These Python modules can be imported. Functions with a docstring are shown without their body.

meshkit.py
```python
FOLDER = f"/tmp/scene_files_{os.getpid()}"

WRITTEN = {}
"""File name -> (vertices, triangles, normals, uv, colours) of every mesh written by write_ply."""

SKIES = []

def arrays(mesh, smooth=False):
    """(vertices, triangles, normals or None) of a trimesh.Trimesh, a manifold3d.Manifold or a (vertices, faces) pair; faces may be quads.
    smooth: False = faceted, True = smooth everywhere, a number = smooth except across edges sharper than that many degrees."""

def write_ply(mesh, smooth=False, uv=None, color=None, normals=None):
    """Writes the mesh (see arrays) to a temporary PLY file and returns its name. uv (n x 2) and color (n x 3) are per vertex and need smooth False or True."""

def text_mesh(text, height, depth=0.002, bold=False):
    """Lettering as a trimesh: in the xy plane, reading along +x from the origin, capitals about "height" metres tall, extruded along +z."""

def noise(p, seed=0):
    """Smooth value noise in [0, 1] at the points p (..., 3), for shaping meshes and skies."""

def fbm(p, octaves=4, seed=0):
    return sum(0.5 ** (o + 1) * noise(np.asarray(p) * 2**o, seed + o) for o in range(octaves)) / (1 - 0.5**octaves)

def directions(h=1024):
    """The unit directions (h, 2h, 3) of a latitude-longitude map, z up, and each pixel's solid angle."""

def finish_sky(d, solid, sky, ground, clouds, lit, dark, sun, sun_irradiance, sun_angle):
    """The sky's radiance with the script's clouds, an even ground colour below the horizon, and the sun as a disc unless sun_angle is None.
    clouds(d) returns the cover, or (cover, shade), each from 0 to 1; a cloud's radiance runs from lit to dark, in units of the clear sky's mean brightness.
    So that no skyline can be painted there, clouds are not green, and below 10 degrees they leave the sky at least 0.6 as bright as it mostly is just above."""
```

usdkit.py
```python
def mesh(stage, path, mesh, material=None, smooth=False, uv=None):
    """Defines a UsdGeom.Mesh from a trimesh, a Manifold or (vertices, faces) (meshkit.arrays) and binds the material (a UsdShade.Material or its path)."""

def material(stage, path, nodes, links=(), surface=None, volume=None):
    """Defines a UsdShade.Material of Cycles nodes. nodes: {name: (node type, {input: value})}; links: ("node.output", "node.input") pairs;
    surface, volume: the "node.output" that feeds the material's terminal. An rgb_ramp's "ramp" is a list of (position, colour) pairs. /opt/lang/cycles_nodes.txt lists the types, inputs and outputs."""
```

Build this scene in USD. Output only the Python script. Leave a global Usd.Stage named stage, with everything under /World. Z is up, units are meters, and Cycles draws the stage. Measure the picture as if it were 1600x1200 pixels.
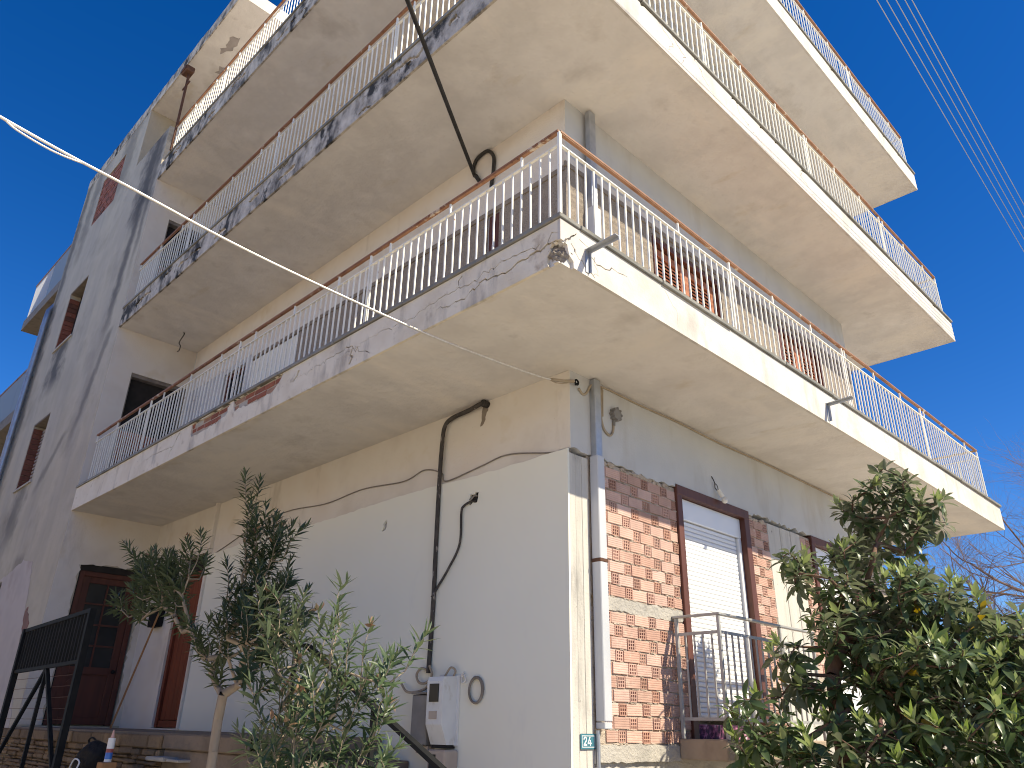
import math, random
import numpy as np, trimesh, manifold3d, shapely
import shapely.geometry as sg
import shapely.affinity as sa
import meshkit, usdkit
from pxr import Usd, UsdGeom, UsdLux, UsdShade, Gf, Sdf, Vt

random.seed(7)
RNG = np.random.default_rng(7)
stage = Usd.Stage.CreateInMemory()
UsdGeom.SetStageUpAxis(stage, UsdGeom.Tokens.z)
UsdGeom.SetStageMetersPerUnit(stage, 1.0)
UsdGeom.Xform.Define(stage, '/World')
UsdGeom.Scope.Define(stage, '/World/Looks')

# ------------------------------------------------------------------ camera, sky, sun, exposure
CAM = np.array([3.9569, -4.5759, 1.6])
YAW, PITCH, ROLL, FPX = 2.3643, 0.4220, 0.0200, 1199.24
EXPOSURE = 0.66
SUN = np.array([1.0, 0.44, 1.0]); SUN /= np.linalg.norm(SUN)
SUN_INTENSITY, SKY_STRENGTH = 1.22, 0.11
fw = np.array([math.cos(PITCH) * math.cos(YAW), math.cos(PITCH) * math.sin(YAW), math.sin(PITCH)])
r0 = np.cross(fw, [0, 0, 1]); r0 /= np.linalg.norm(r0); u0 = np.cross(r0, fw)
RT = math.cos(ROLL) * r0 + math.sin(ROLL) * u0
UP = -math.sin(ROLL) * r0 + math.cos(ROLL) * u0


def frame(x, y, z, o):
    return Gf.Matrix4d(*[float(a) for a in (*x, 0, *y, 0, *z, 0, *o, 1)])


cam = UsdGeom.Camera.Define(stage, '/World/camera')
cam.AddTransformOp().Set(frame(RT, UP, -fw, CAM))
cam.CreateHorizontalApertureAttr(36.0); cam.CreateVerticalApertureAttr(27.0)
cam.CreateFocalLengthAttr(36.0 * FPX / 1600)
cam.CreateClippingRangeAttr(Gf.Vec2f(0.05, 2000))
cam.CreateExposureAttr(EXPOSURE)

sky = UsdLux.DomeLight.Define(stage, '/World/sky')
skymat = usdkit.material(stage, '/World/Looks/sky_look', {
    's': ('sky_texture', dict(sky_type='single_scattering', sun_disc=False, sun_elevation=math.asin(SUN[2]), sun_rotation=math.atan2(SUN[0], SUN[1]), altitude=1200.0, air_density=0.9, aerosol_density=0.25, ozone_density=2.5)),
    'h': ('hsv', dict(hue=0.512, saturation=1.38, value=0.96, fac=1.0)),
    'b': ('background_shader', dict(strength=SKY_STRENGTH))}, [('s.color', 'h.color'), ('h.color', 'b.color')], surface='b.background')
UsdShade.MaterialBindingAPI.Apply(sky.GetPrim()).Bind(skymat)
sky.GetPrim().SetCustomDataByKey('kind', 'structure')
sun = UsdLux.DistantLight.Define(stage, '/World/sun')
sx = np.cross([0, 0, 1], SUN); sx /= np.linalg.norm(sx)
sun.AddTransformOp().Set(frame(sx, np.cross(SUN, sx), SUN, (0, 0, 0)))
sun.CreateNormalizeAttr(True); sun.CreateIntensityAttr(SUN_INTENSITY); sun.CreateAngleAttr(0.53); sun.CreateColorAttr(Gf.Vec3f(1.0, 0.895, 0.69))

# ------------------------------------------------------------------ materials
LOOK = {}


def tint(c, k):
    return tuple(float(min(1, a * k)) for a in c)


def surf(name, stops, scale=2.0, rough=0.8, bump=0.15, bscale=60.0, dist=0.01, stretch=(1, 1, 1), detail=6, metallic=0.0, spec=0.3, stain=None, speck=None, coat=0.0, jitter=0.0):
    """A noisy material. stops: the ramp of the large noise. stain: (colour, scale, low, high, stretch) a second layer. speck: the same, fine. jitter: per-object value change."""
    n = {'g': ('geometry', {}), 'm': ('mapping', dict(scale=stretch)), 'n': ('noise_texture', dict(scale=scale, detail=detail, roughness=0.6)),
         'r': ('rgb_ramp', dict(ramp=[(0.3 + 0.4 * i / max(1, len(stops) - 1), c) for i, c in enumerate(stops)])),
         'bn': ('noise_texture', dict(scale=bscale, detail=4, roughness=0.65)), 'b': ('bump', dict(strength=bump, distance=dist)),
         'p': ('principled_bsdf', dict(roughness=rough, metallic=metallic, specular_ior_level=spec, coat_weight=coat))}
    l = [('g.position', 'm.vector'), ('m.vector', 'n.vector'), ('n.fac', 'r.fac'), ('g.position', 'bn.vector'), ('bn.fac', 'b.height'), ('b.normal', 'p.normal')]
    last = 'r.color'
    for tag_, layer in (('s', stain), ('k', speck)):
        if layer is None:
            continue
        for j, one in enumerate(layer if isinstance(layer, list) else [layer]):
            col, sc, lo, hi, st = one
            q = f'{tag_}{j}'
            n[q + 'm'] = ('mapping', dict(scale=st, location=(3.1 + j * 7.7, 1.7, 5.3 * j)))
            n[q + 'n'] = ('noise_texture', dict(scale=sc, detail=8, roughness=0.62))
            n[q + 'f'] = ('map_range', dict(from_min=lo, from_max=hi, to_min=0.0, to_max=1.0, clamp=True))
            n[q + 'x'] = ('mix_color', dict(b=col))
            l += [('g.position', q + 'm.vector'), (q + 'm.vector', q + 'n.vector'), (q + 'n.fac', q + 'f.value'), (q + 'f.result', q + 'x.fac'), (last, q + 'x.a')]
            last = q + 'x.result'
    if jitter:
        n['o'] = ('object_info', {})
        n['oj'] = ('map_range', dict(from_min=0.0, from_max=1.0, to_min=1 - jitter, to_max=1 + jitter))
        n['hh'] = ('hsv', {})
        l += [('o.random', 'oj.value'), ('oj.result', 'hh.value'), (last, 'hh.color')]
        last = 'hh.color'
    l.append((last, 'p.base_color'))
    LOOK[name] = usdkit.material(stage, '/World/Looks/' + name, n, l, surface='p.BSDF')
    return LOOK[name]


V = (1, 1, 1)
surf('render_cream', [(0.60, 0.54, 0.47), (0.68, 0.63, 0.56), (0.66, 0.59, 0.51)], 1.1, 0.9, 0.35, 45, 0.012, stain=[((0.42, 0.36, 0.30), 2.2, 0.58, 0.80, (1, 1, 0.3)), ((0.55, 0.45, 0.30), 1.3, 0.60, 0.82, V)], speck=((0.35, 0.30, 0.26), 55, 0.68, 0.78, V))
def streaked(name, stops, streaks, dark, scale=0.9):
    """Weathered render: blotches and soft run-off streaks. streaks: (x at top, z top, x at bottom, z bottom, half width, strength), on a face parallel to x."""
    n = {'g': ('geometry', {}), 'sp': ('separate_xyz', {}), 'n': ('noise_texture', dict(scale=scale, detail=7, roughness=0.6)),
         'r': ('rgb_ramp', dict(ramp=[(0.32 + 0.36 * i / (len(stops) - 1), c) for i, c in enumerate(stops)])),
         'm': ('mapping', dict(scale=(1.6, 1.6, 0.22))), 'vn': ('noise_texture', dict(scale=1.1, detail=5, roughness=0.55)), 'vf': ('map_range', dict(from_min=0.46, from_max=0.80, to_min=0.0, to_max=0.55, clamp=True)),
         'wn': ('noise_texture', dict(scale=2.3, detail=6, roughness=0.65)), 'kn': ('noise_texture', dict(scale=38.0, detail=3)), 'kf': ('map_range', dict(from_min=0.62, from_max=0.78, to_min=0.0, to_max=0.5, clamp=True)),
         'bn': ('noise_texture', dict(scale=26.0, detail=6, roughness=0.65)), 'b': ('bump', dict(strength=0.5, distance=0.014)), 'p': ('principled_bsdf', dict(roughness=0.92, specular_ior_level=0.25)),
         'x1': ('mix_color', dict(b=(0.27, 0.245, 0.235))), 'x2': ('mix_color', dict(b=(0.30, 0.26, 0.24)))}
    l = [('g.position', 'sp.vector'), ('g.position', 'n.vector'), ('n.fac', 'r.fac'), ('g.position', 'm.vector'), ('m.vector', 'vn.vector'), ('vn.fac', 'vf.value'), ('g.position', 'wn.vector'), ('g.position', 'kn.vector'), ('kn.fac', 'kf.value'),
         ('g.position', 'bn.vector'), ('bn.fac', 'b.height'), ('b.normal', 'p.normal'), ('r.color', 'x1.a'), ('vf.result', 'x1.fac'), ('x1.result', 'x2.a'), ('kf.result', 'x2.fac')]
    last = 'x2.result'
    for i, (xa, za, xb, zb, w, k) in enumerate(streaks):
        q = f'q{i}'
        sl = (xa - xb) / (za - zb)
        n[q + 'c'] = ('math', dict(math_type='multiply_add', value2=-sl, value3=-(xa - sl * za)))          # -xc(z)
        n[q + 'd'] = ('math', dict(math_type='add'))
        n[q + 'o'] = ('math', dict(math_type='multiply_add', value2=w * 3.4, value3=-w * 1.7))
        n[q + 'e'] = ('math', dict(math_type='add'))
        n[q + 'a'] = ('math', dict(math_type='absolute'))
        n[q + 'f'] = ('map_range', dict(range_type='smoothstep', from_min=w * 0.15, from_max=w * 1.7, to_min=k, to_max=0.0, clamp=True))
        n[q + 't'] = ('map_range', dict(from_min=zb, from_max=zb + 0.35 * (za - zb), to_min=0.0, to_max=1.0, clamp=True))
        n[q + 'u'] = ('map_range', dict(from_min=za, from_max=za + 0.12, to_min=1.0, to_max=0.0, clamp=True))
        n[q + 'g'] = ('math', dict(math_type='multiply')); n[q + 'h'] = ('math', dict(math_type='multiply'))
        n[q + 'x'] = ('mix_color', dict(b=dark))
        l += [('sp.z', q + 'c.value1'), ('sp.x', q + 'd.value1'), (q + 'c.value', q + 'd.value2'), ('wn.fac', q + 'o.value1'), (q + 'd.value', q + 'e.value1'), (q + 'o.value', q + 'e.value2'), (q + 'e.value', q + 'a.value1'), (q + 'a.value', q + 'f.value'),
              ('sp.z', q + 't.value'), ('sp.z', q + 'u.value'), (q + 'f.result', q + 'g.value1'), (q + 't.result', q + 'g.value2'), (q + 'g.value', q + 'h.value1'), (q + 'u.result', q + 'h.value2'), (q + 'h.value', q + 'x.fac'), (last, q + 'x.a')]
        last = q + 'x.result'
    l.append((last, 'p.base_color'))
    LOOK[name] = usdkit.material(stage, '/World/Looks/' + name, n, l, surface='p.BSDF')


streaked('render_wing', [(0.37, 0.325, 0.25), (0.50, 0.445, 0.345), (0.435, 0.385, 0.295)],
         [(-9.15, 11.9, -9.35, 9.6, 0.42, 0.92), (-9.25, 10.6, -9.45, 7.2, 0.16, 0.75), (-9.1, 7.6, -9.9, 5.6, 0.13, 0.55), (-8.85, 11.7, -8.9, 8.4, 0.10, 0.6), (-12.2, 8.55, -12.25, 7.3, 0.42, 0.9), (-12.1, 5.5, -12.2, 4.2, 0.35, 0.6),
          (-10.3, 6.0, -11.3, 5.1, 0.16, 0.5), (-14.0, 13.4, -14.0, 4.0, 0.22, 0.8), (-13.2, 13.6, -13.3, 10.5, 0.3, 0.5), (-11.2, 13.6, -11.3, 11.2, 0.45, 0.5), (-10.9, 4.0, -10.7, 0.5, 0.3, 0.4)], (0.085, 0.078, 0.072))
surf('white_paint', [(0.745, 0.73, 0.63), (0.775, 0.76, 0.66)], 0.8, 0.75, 0.10, 25, 0.006, stain=((0.62, 0.60, 0.57), 1.5, 0.6, 0.85, (1, 1, 0.4)))
surf('paint_lilac', [(0.42, 0.365, 0.335), (0.50, 0.44, 0.40), (0.45, 0.39, 0.36)], 1.5, 0.92, 0.3, 40, 0.01, stain=((0.38, 0.29, 0.25), 1.6, 0.58, 0.8, V))
surf('render_ochre', [(0.52, 0.42, 0.27), (0.60, 0.49, 0.33)], 1.1, 0.9, 0.3, 45, 0.01)
surf('band_paint', [(0.47, 0.475, 0.48), (0.54, 0.54, 0.535)], 1.5, 0.9, 0.3, 50, 0.01, stain=((0.40, 0.375, 0.34), 2.0, 0.55, 0.8, (1, 1, 0.3)))
surf('soffit', [(0.52, 0.485, 0.445), (0.68, 0.65, 0.61), (0.60, 0.57, 0.535), (0.71, 0.68, 0.64)], 0.9, 0.92, 0.45, 9, 0.03, detail=8, stain=[((0.50, 0.42, 0.29), 1.3, 0.62, 0.84, (0.7, 1.6, 1)), ((0.38, 0.35, 0.32), 1.9, 0.66, 0.86, V), ((0.72, 0.675, 0.615), 1.1, 0.54, 0.70, (1.6, 0.5, 1)), ((0.71, 0.67, 0.61), 0.7, 0.56, 0.66, (0.6, 1.3, 1))], speck=((0.34, 0.3, 0.26), 38, 0.68, 0.78, V))
surf('fascia_clean', [(0.52, 0.48, 0.425), (0.635, 0.60, 0.55), (0.565, 0.52, 0.455)], 1.6, 0.85, 0.3, 40, 0.012, stain=[((0.36, 0.34, 0.31), 3.2, 0.57, 0.78, (1, 1, 0.4)), ((0.56, 0.45, 0.31), 1.5, 0.58, 0.80, V)], speck=((0.3, 0.28, 0.25), 30, 0.70, 0.78, V))
surf('fascia_aged', [(0.62, 0.55, 0.43), (0.73, 0.67, 0.555), (0.65, 0.57, 0.45)], 1.8, 0.9, 0.45, 35, 0.015, stain=[((0.22, 0.20, 0.185), 2.9, 0.54, 0.74, (1, 1, 0.35)), ((0.40, 0.32, 0.24), 5.0, 0.60, 0.74, V)], speck=((0.2, 0.18, 0.16), 28, 0.66, 0.76, V))
surf('fascia_lichen', [(0.07, 0.065, 0.055), (0.20, 0.18, 0.15), (0.42, 0.375, 0.31), (0.56, 0.505, 0.42), (0.64, 0.585, 0.49)], 4.6, 0.95, 0.9, 22, 0.02, detail=9, stretch=(1.2, 1.2, 0.8), stain=[((0.05, 0.047, 0.042), 3.2, 0.53, 0.61, (1, 1, 0.7)), ((0.30, 0.25, 0.17), 4.0, 0.62, 0.72, V)])
surf('stain_black', [(0.06, 0.055, 0.05), (0.16, 0.145, 0.13), (0.30, 0.27, 0.25)], 3.5, 0.95, 0.8, 30, 0.015, detail=9)
surf('stain_grey', [(0.24, 0.22, 0.205), (0.40, 0.36, 0.34)], 3.0, 0.95, 0.5, 40, 0.01, detail=9)
surf('raw_concrete', [(0.34, 0.32, 0.29), (0.46, 0.43, 0.38), (0.40, 0.37, 0.33)], 3.0, 0.95, 0.9, 30, 0.02, stain=((0.20, 0.19, 0.18), 6.0, 0.60, 0.74, (1, 1, 0.2)), speck=((0.16, 0.15, 0.14), 45, 0.66, 0.74, V))
surf('board_concrete', [(0.42, 0.40, 0.36), (0.56, 0.53, 0.475), (0.47, 0.445, 0.40)], 5.0, 0.95, 0.5, 45, 0.008, stretch=(1, 1, 0.12), stain=((0.30, 0.285, 0.26), 3.5, 0.58, 0.74, (1, 1, 0.3)), speck=((0.16, 0.15, 0.135), 24, 0.66, 0.72, (1, 1, 0.6)))
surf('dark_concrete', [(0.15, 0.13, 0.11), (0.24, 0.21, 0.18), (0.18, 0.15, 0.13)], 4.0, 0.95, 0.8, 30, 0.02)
surf('mortar', [(0.46, 0.38, 0.30), (0.58, 0.49, 0.40)], 6.0, 0.95, 1.0, 40, 0.03, speck=((0.2, 0.17, 0.14), 60, 0.6, 0.72, V))
CLAY = [(0.51, 0.33, 0.265), (0.555, 0.37, 0.30), (0.49, 0.305, 0.24), (0.58, 0.40, 0.335), (0.53, 0.355, 0.295)]
for i, c in enumerate(CLAY):
    surf(f'clay_{i}', [tint(c, 0.9), c, tint(c, 1.1)], 7.0, 0.9, 0.5, 80, 0.006, speck=[((0.55, 0.47, 0.38), 14, 0.60, 0.74, V), ((0.30, 0.15, 0.1), 26, 0.66, 0.76, V)], jitter=0.10)
for i, c in enumerate([(0.475, 0.285, 0.22), (0.515, 0.325, 0.26), (0.43, 0.245, 0.18)]):
    surf(f'clay_end_{i}', [tint(c, 0.9), c, tint(c, 1.1)], 7.0, 0.9, 0.5, 80, 0.006, speck=((0.50, 0.43, 0.36), 14, 0.62, 0.74, V), jitter=0.16)
surf('clay_red', [(0.22, 0.075, 0.045), (0.30, 0.11, 0.07)], 8.0, 0.9, 0.5, 60, 0.01, speck=((0.3, 0.25, 0.2), 20, 0.6, 0.74, V), jitter=0.12)
surf('clay_rubbed', [(0.28, 0.15, 0.10), (0.38, 0.24, 0.17)], 6.0, 0.95, 0.5, 60, 0.01, jitter=0.1)
surf('clay_dark', [(0.12, 0.05, 0.035), (0.18, 0.08, 0.05)], 8.0, 0.9, 0.5, 60, 0.01)
surf('hollow', [(0.10, 0.045, 0.03), (0.13, 0.055, 0.04)], 8.0, 0.95, 0.0)
surf('pebble_dash', [(0.26, 0.21, 0.16), (0.36, 0.30, 0.235), (0.30, 0.245, 0.19)], 2.0, 0.9, 1.0, 140, 0.012, speck=[((0.12, 0.10, 0.085), 110, 0.55, 0.62, V), ((0.60, 0.55, 0.48), 150, 0.60, 0.66, V)])
surf('trim_brown', [(0.20, 0.165, 0.13), (0.30, 0.25, 0.20)], 5.0, 0.85, 0.4, 60, 0.01)
surf('frame_brown', [(0.085, 0.028, 0.018), (0.125, 0.045, 0.028)], 5.0, 0.5, 0.3, 70, 0.004, stretch=(3, 3, 0.3), spec=0.4, speck=((0.05, 0.02, 0.015), 20, 0.6, 0.75, (1, 1, 0.3)))
surf('shutter_wood', [(0.36, 0.13, 0.065), (0.46, 0.18, 0.09)], 6.0, 0.65, 0.3, 60, 0.004, stretch=(1, 1, 3), speck=((0.25, 0.09, 0.05), 16, 0.6, 0.75, V), jitter=0.08)
surf('shutter_dark', [(0.15, 0.055, 0.035), (0.22, 0.085, 0.055)], 5.0, 0.7, 0.3, 60, 0.004)
surf('door_red', [(0.13, 0.030, 0.014), (0.20, 0.050, 0.024)], 4.0, 0.5, 0.3, 60, 0.004, stretch=(3, 3, 0.3), spec=0.3)
surf('door_wood', [(0.060, 0.017, 0.011), (0.10, 0.028, 0.017)], 4.0, 0.45, 0.3, 60, 0.004, stretch=(3, 3, 0.3), spec=0.4)
surf('plank_wood', [(0.30, 0.15, 0.06), (0.42, 0.22, 0.09)], 5.0, 0.7, 0.4, 60, 0.004, stretch=(4, 4, 0.4))
surf('pvc_white', [(0.80, 0.81, 0.82), (0.84, 0.84, 0.84)], 3.0, 0.42, 0.03, 30, 0.003, spec=0.45, jitter=0.015)
surf('rail_white', [(0.70, 0.67, 0.58), (0.82, 0.80, 0.71), (0.78, 0.755, 0.665)], 4.0, 0.55, 0.2, 90, 0.003, spec=0.4, speck=[((0.30, 0.13, 0.06), 13, 0.66, 0.72, V), ((0.45, 0.36, 0.28), 22, 0.62, 0.74, V)])
surf('rail_grey', [(0.30, 0.295, 0.285), (0.40, 0.395, 0.38)], 5.0, 0.5, 0.2, 90, 0.003, spec=0.4, speck=((0.28, 0.15, 0.09), 18, 0.64, 0.72, V))
surf('handrail_rust', [(0.20, 0.085, 0.040), (0.32, 0.165, 0.09), (0.25, 0.115, 0.058)], 4.0, 0.6, 0.4, 60, 0.004, speck=[((0.58, 0.47, 0.35), 9, 0.60, 0.66, V), ((0.12, 0.05, 0.03), 18, 0.62, 0.7, V)])
surf('handrail_tan', [(0.42, 0.27, 0.13), (0.52, 0.36, 0.19)], 4.0, 0.6, 0.4, 60, 0.004, speck=[((0.62, 0.52, 0.40), 9, 0.62, 0.68, V), ((0.2, 0.08, 0.04), 14, 0.62, 0.7, V)])
surf('edging_stone', [(0.13, 0.127, 0.108), (0.24, 0.23, 0.20), (0.17, 0.165, 0.145)], 3.0, 0.7, 0.3, 40, 0.006, speck=((0.12, 0.12, 0.11), 30, 0.6, 0.72, V), jitter=0.12)
surf('galvanised', [(0.36, 0.38, 0.41), (0.48, 0.50, 0.53)], 9.0, 0.45, 0.15, 40, 0.004, metallic=0.75, spec=0.5)
surf('duct_paint', [(0.44, 0.455, 0.48), (0.56, 0.57, 0.59)], 3.0, 0.5, 0.1, 40, 0.004, spec=0.4, stretch=(1, 1, 0.4), speck=((0.40, 0.38, 0.36), 9, 0.66, 0.74, (1, 1, 0.4)))
surf('rust_iron', [(0.07, 0.035, 0.022), (0.13, 0.065, 0.04)], 10.0, 0.85, 0.5, 90, 0.003)
surf('iron_black', [(0.009, 0.010, 0.010), (0.018, 0.018, 0.018)], 8.0, 0.75, 0.2, 80, 0.003, spec=0.15)
surf('cable_black', [(0.022, 0.021, 0.020), (0.045, 0.040, 0.036)], 14.0, 0.6, 0.1, 40, 0.002)
surf('cable_taped', [(0.030, 0.027, 0.025), (0.075, 0.065, 0.058)], 14.0, 0.6, 0.3, 40, 0.004, speck=[((0.30, 0.27, 0.25), 22, 0.58, 0.66, (1, 1, 0.45))])
surf('cable_grey', [(0.17, 0.15, 0.13), (0.26, 0.23, 0.20)], 14.0, 0.7, 0.1, 40, 0.002)
surf('cable_tan', [(0.30, 0.24, 0.17), (0.40, 0.33, 0.24)], 14.0, 0.7, 0.1, 40, 0.002)
surf('cable_metal', [(0.62, 0.58, 0.53), (0.80, 0.77, 0.72)], 30.0, 0.48, 0.2, 80, 0.002, metallic=0.85)
surf('cable_pale', [(0.60, 0.58, 0.54), (0.70, 0.67, 0.63)], 14.0, 0.6, 0.1, 40, 0.002)
surf('wire_alu', [(0.34, 0.34, 0.35), (0.40, 0.40, 0.41)], 14.0, 0.7, 0.0)
surf('meter_white', [(0.62, 0.62, 0.60), (0.70, 0.70, 0.68)], 6.0, 0.55, 0.1, 60, 0.003, stain=((0.46, 0.42, 0.34), 7, 0.58, 0.74, (1, 1, 0.5)))
surf('meter_grey', [(0.17, 0.16, 0.15), (0.25, 0.235, 0.22)], 6.0, 0.6, 0.2, 60, 0.003, stain=((0.45, 0.42, 0.40), 12, 0.66, 0.72, (1, 1, 0.2)))
surf('meter_tan', [(0.40, 0.33, 0.27), (0.48, 0.40, 0.33)], 6.0, 0.6, 0.1, 60, 0.003)
surf('glass_dark', [(0.018, 0.02, 0.021), (0.03, 0.033, 0.033)], 6.0, 0.25, 0.0, spec=0.3)
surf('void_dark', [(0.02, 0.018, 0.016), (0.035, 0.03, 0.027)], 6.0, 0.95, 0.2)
surf('room_wall', [(0.10, 0.085, 0.075), (0.15, 0.13, 0.11)], 3.0, 0.95, 0.2)
surf('sign_blue', [(0.045, 0.155, 0.20), (0.06, 0.19, 0.24)], 9.0, 0.4, 0.05, 50, 0.002, spec=0.5, speck=((0.3, 0.35, 0.35), 40, 0.66, 0.74, V))
surf('sign_white', [(0.75, 0.77, 0.77), (0.8, 0.8, 0.8)], 9.0, 0.4, 0.0)
surf('field_stone', [(0.19, 0.125, 0.068), (0.27, 0.185, 0.105), (0.22, 0.15, 0.085)], 6.0, 0.95, 0.9, 40, 0.02, speck=((0.15, 0.12, 0.09), 30, 0.6, 0.72, V), jitter=0.25)
surf('stone_gap', [(0.07, 0.055, 0.04), (0.12, 0.095, 0.07)], 9.0, 0.95, 0.8)
surf('balcony_cement', [(0.26, 0.20, 0.145), (0.36, 0.285, 0.21), (0.30, 0.235, 0.17)], 2.5, 0.95, 0.5, 30, 0.02, stain=((0.17, 0.13, 0.095), 3.0, 0.55, 0.78, (1, 1, 0.5)))
surf('cement_brown', [(0.15, 0.115, 0.085), (0.23, 0.18, 0.135), (0.18, 0.14, 0.105)], 2.5, 0.95, 0.6, 30, 0.02, stain=((0.11, 0.095, 0.08), 2.5, 0.55, 0.75, (0.5, 1, 1)))
surf('asphalt', [(0.46, 0.41, 0.34), (0.54, 0.49, 0.41), (0.50, 0.45, 0.38)], 0.8, 0.9, 0.6, 60, 0.01)
surf('soil', [(0.10, 0.075, 0.05), (0.17, 0.13, 0.09)], 1.5, 0.95, 0.9, 15, 0.03)
surf('earth', [(0.38, 0.31, 0.22), (0.46, 0.39, 0.29)], 1.0, 0.95, 0.8, 20, 0.03)
surf('bark_brown', [(0.13, 0.075, 0.05), (0.21, 0.13, 0.09)], 9.0, 0.9, 0.8, 50, 0.01, stretch=(1, 1, 0.3))
surf('bark_tan', [(0.28, 0.22, 0.16), (0.38, 0.31, 0.23)], 9.0, 0.85, 0.4, 50, 0.006, stretch=(1, 1, 0.3))
surf('bark_bare', [(0.17, 0.115, 0.10), (0.26, 0.185, 0.16)], 9.0, 0.9, 0.3, 50, 0.006)
surf('can_white', [(0.75, 0.75, 0.74), (0.8, 0.8, 0.79)], 9.0, 0.3, 0.0, spec=0.5)
surf('can_blue', [(0.03, 0.14, 0.50), (0.04, 0.17, 0.55)], 9.0, 0.3, 0.0, spec=0.5)
surf('can_red', [(0.30, 0.08, 0.08), (0.36, 0.11, 0.10)], 9.0, 0.35, 0.0)
surf('can_pink', [(0.62, 0.36, 0.30), (0.66, 0.40, 0.33)], 9.0, 0.4, 0.0)
surf('bag_black', [(0.010, 0.010, 0.010), (0.018, 0.018, 0.018)], 12.0, 0.7, 0.8, 22, 0.02, spec=0.25)
surf('cloth_print', [(0.03, 0.03, 0.05), (0.07, 0.04, 0.08), (0.12, 0.05, 0.10), (0.50, 0.16, 0.30), (0.7, 0.62, 0.66)], 16.0, 0.9, 0.2, 60, 0.004, detail=3)
surf('porcelain', [(0.70, 0.66, 0.58), (0.76, 0.72, 0.64)], 9.0, 0.25, 0.0, spec=0.5)


def leaf_mat(name, col, back, rough=0.42, trans=0.25, var=0.35):
    LOOK[name] = usdkit.material(stage, '/World/Looks/' + name, {
        'g': ('geometry', {}), 'n': ('noise_texture', dict(scale=5.0, detail=2)),
        'rv': ('map_range', dict(from_min=0.0, from_max=1.0, to_min=1 - var, to_max=1 + var)),
        'mx': ('mix_color', dict(a=col, b=back)), 'h': ('hsv', {}),
        'p': ('principled_bsdf', dict(roughness=rough, specular_ior_level=0.45)),
        't': ('translucent_bsdf', {}), 'ht': ('hsv', dict(saturation=1.15, value=1.5)), 'ms': ('mix_closure', dict(fac=trans))},
        [('g.position', 'n.vector'), ('g.backfacing', 'mx.fac'), ('mx.result', 'h.color'), ('g.random_per_island', 'rv.value'), ('rv.result', 'h.value'),
         ('h.color', 'p.base_color'), ('h.color', 'ht.color'), ('ht.color', 't.color'), ('p.BSDF', 'ms.closure1'), ('t.BSDF', 'ms.closure2')], surface='ms.closure')


leaf_mat('leaf_loquat', (0.120, 0.185, 0.070), (0.24, 0.27, 0.17), 0.36, 0.34)
leaf_mat('leaf_young', (0.28, 0.37, 0.11), (0.33, 0.39, 0.17), 0.45, 0.35, 0.2)
leaf_mat('leaf_yellow', (0.38, 0.26, 0.03), (0.40, 0.30, 0.06), 0.5, 0.3, 0.2)
leaf_mat('leaf_oleander', (0.100, 0.155, 0.066), (0.18, 0.23, 0.12), 0.42, 0.25)
leaf_mat('leaf_oleander_deep', (0.075, 0.118, 0.052), (0.12, 0.16, 0.08), 0.45, 0.20)
leaf_mat('leaf_shrub', (0.035, 0.070, 0.020), (0.07, 0.11, 0.04), 0.45, 0.25)
leaf_mat('petal_dry', (0.44, 0.27, 0.165), (0.52, 0.36, 0.23), 0.7, 0.35, 0.35)
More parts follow.
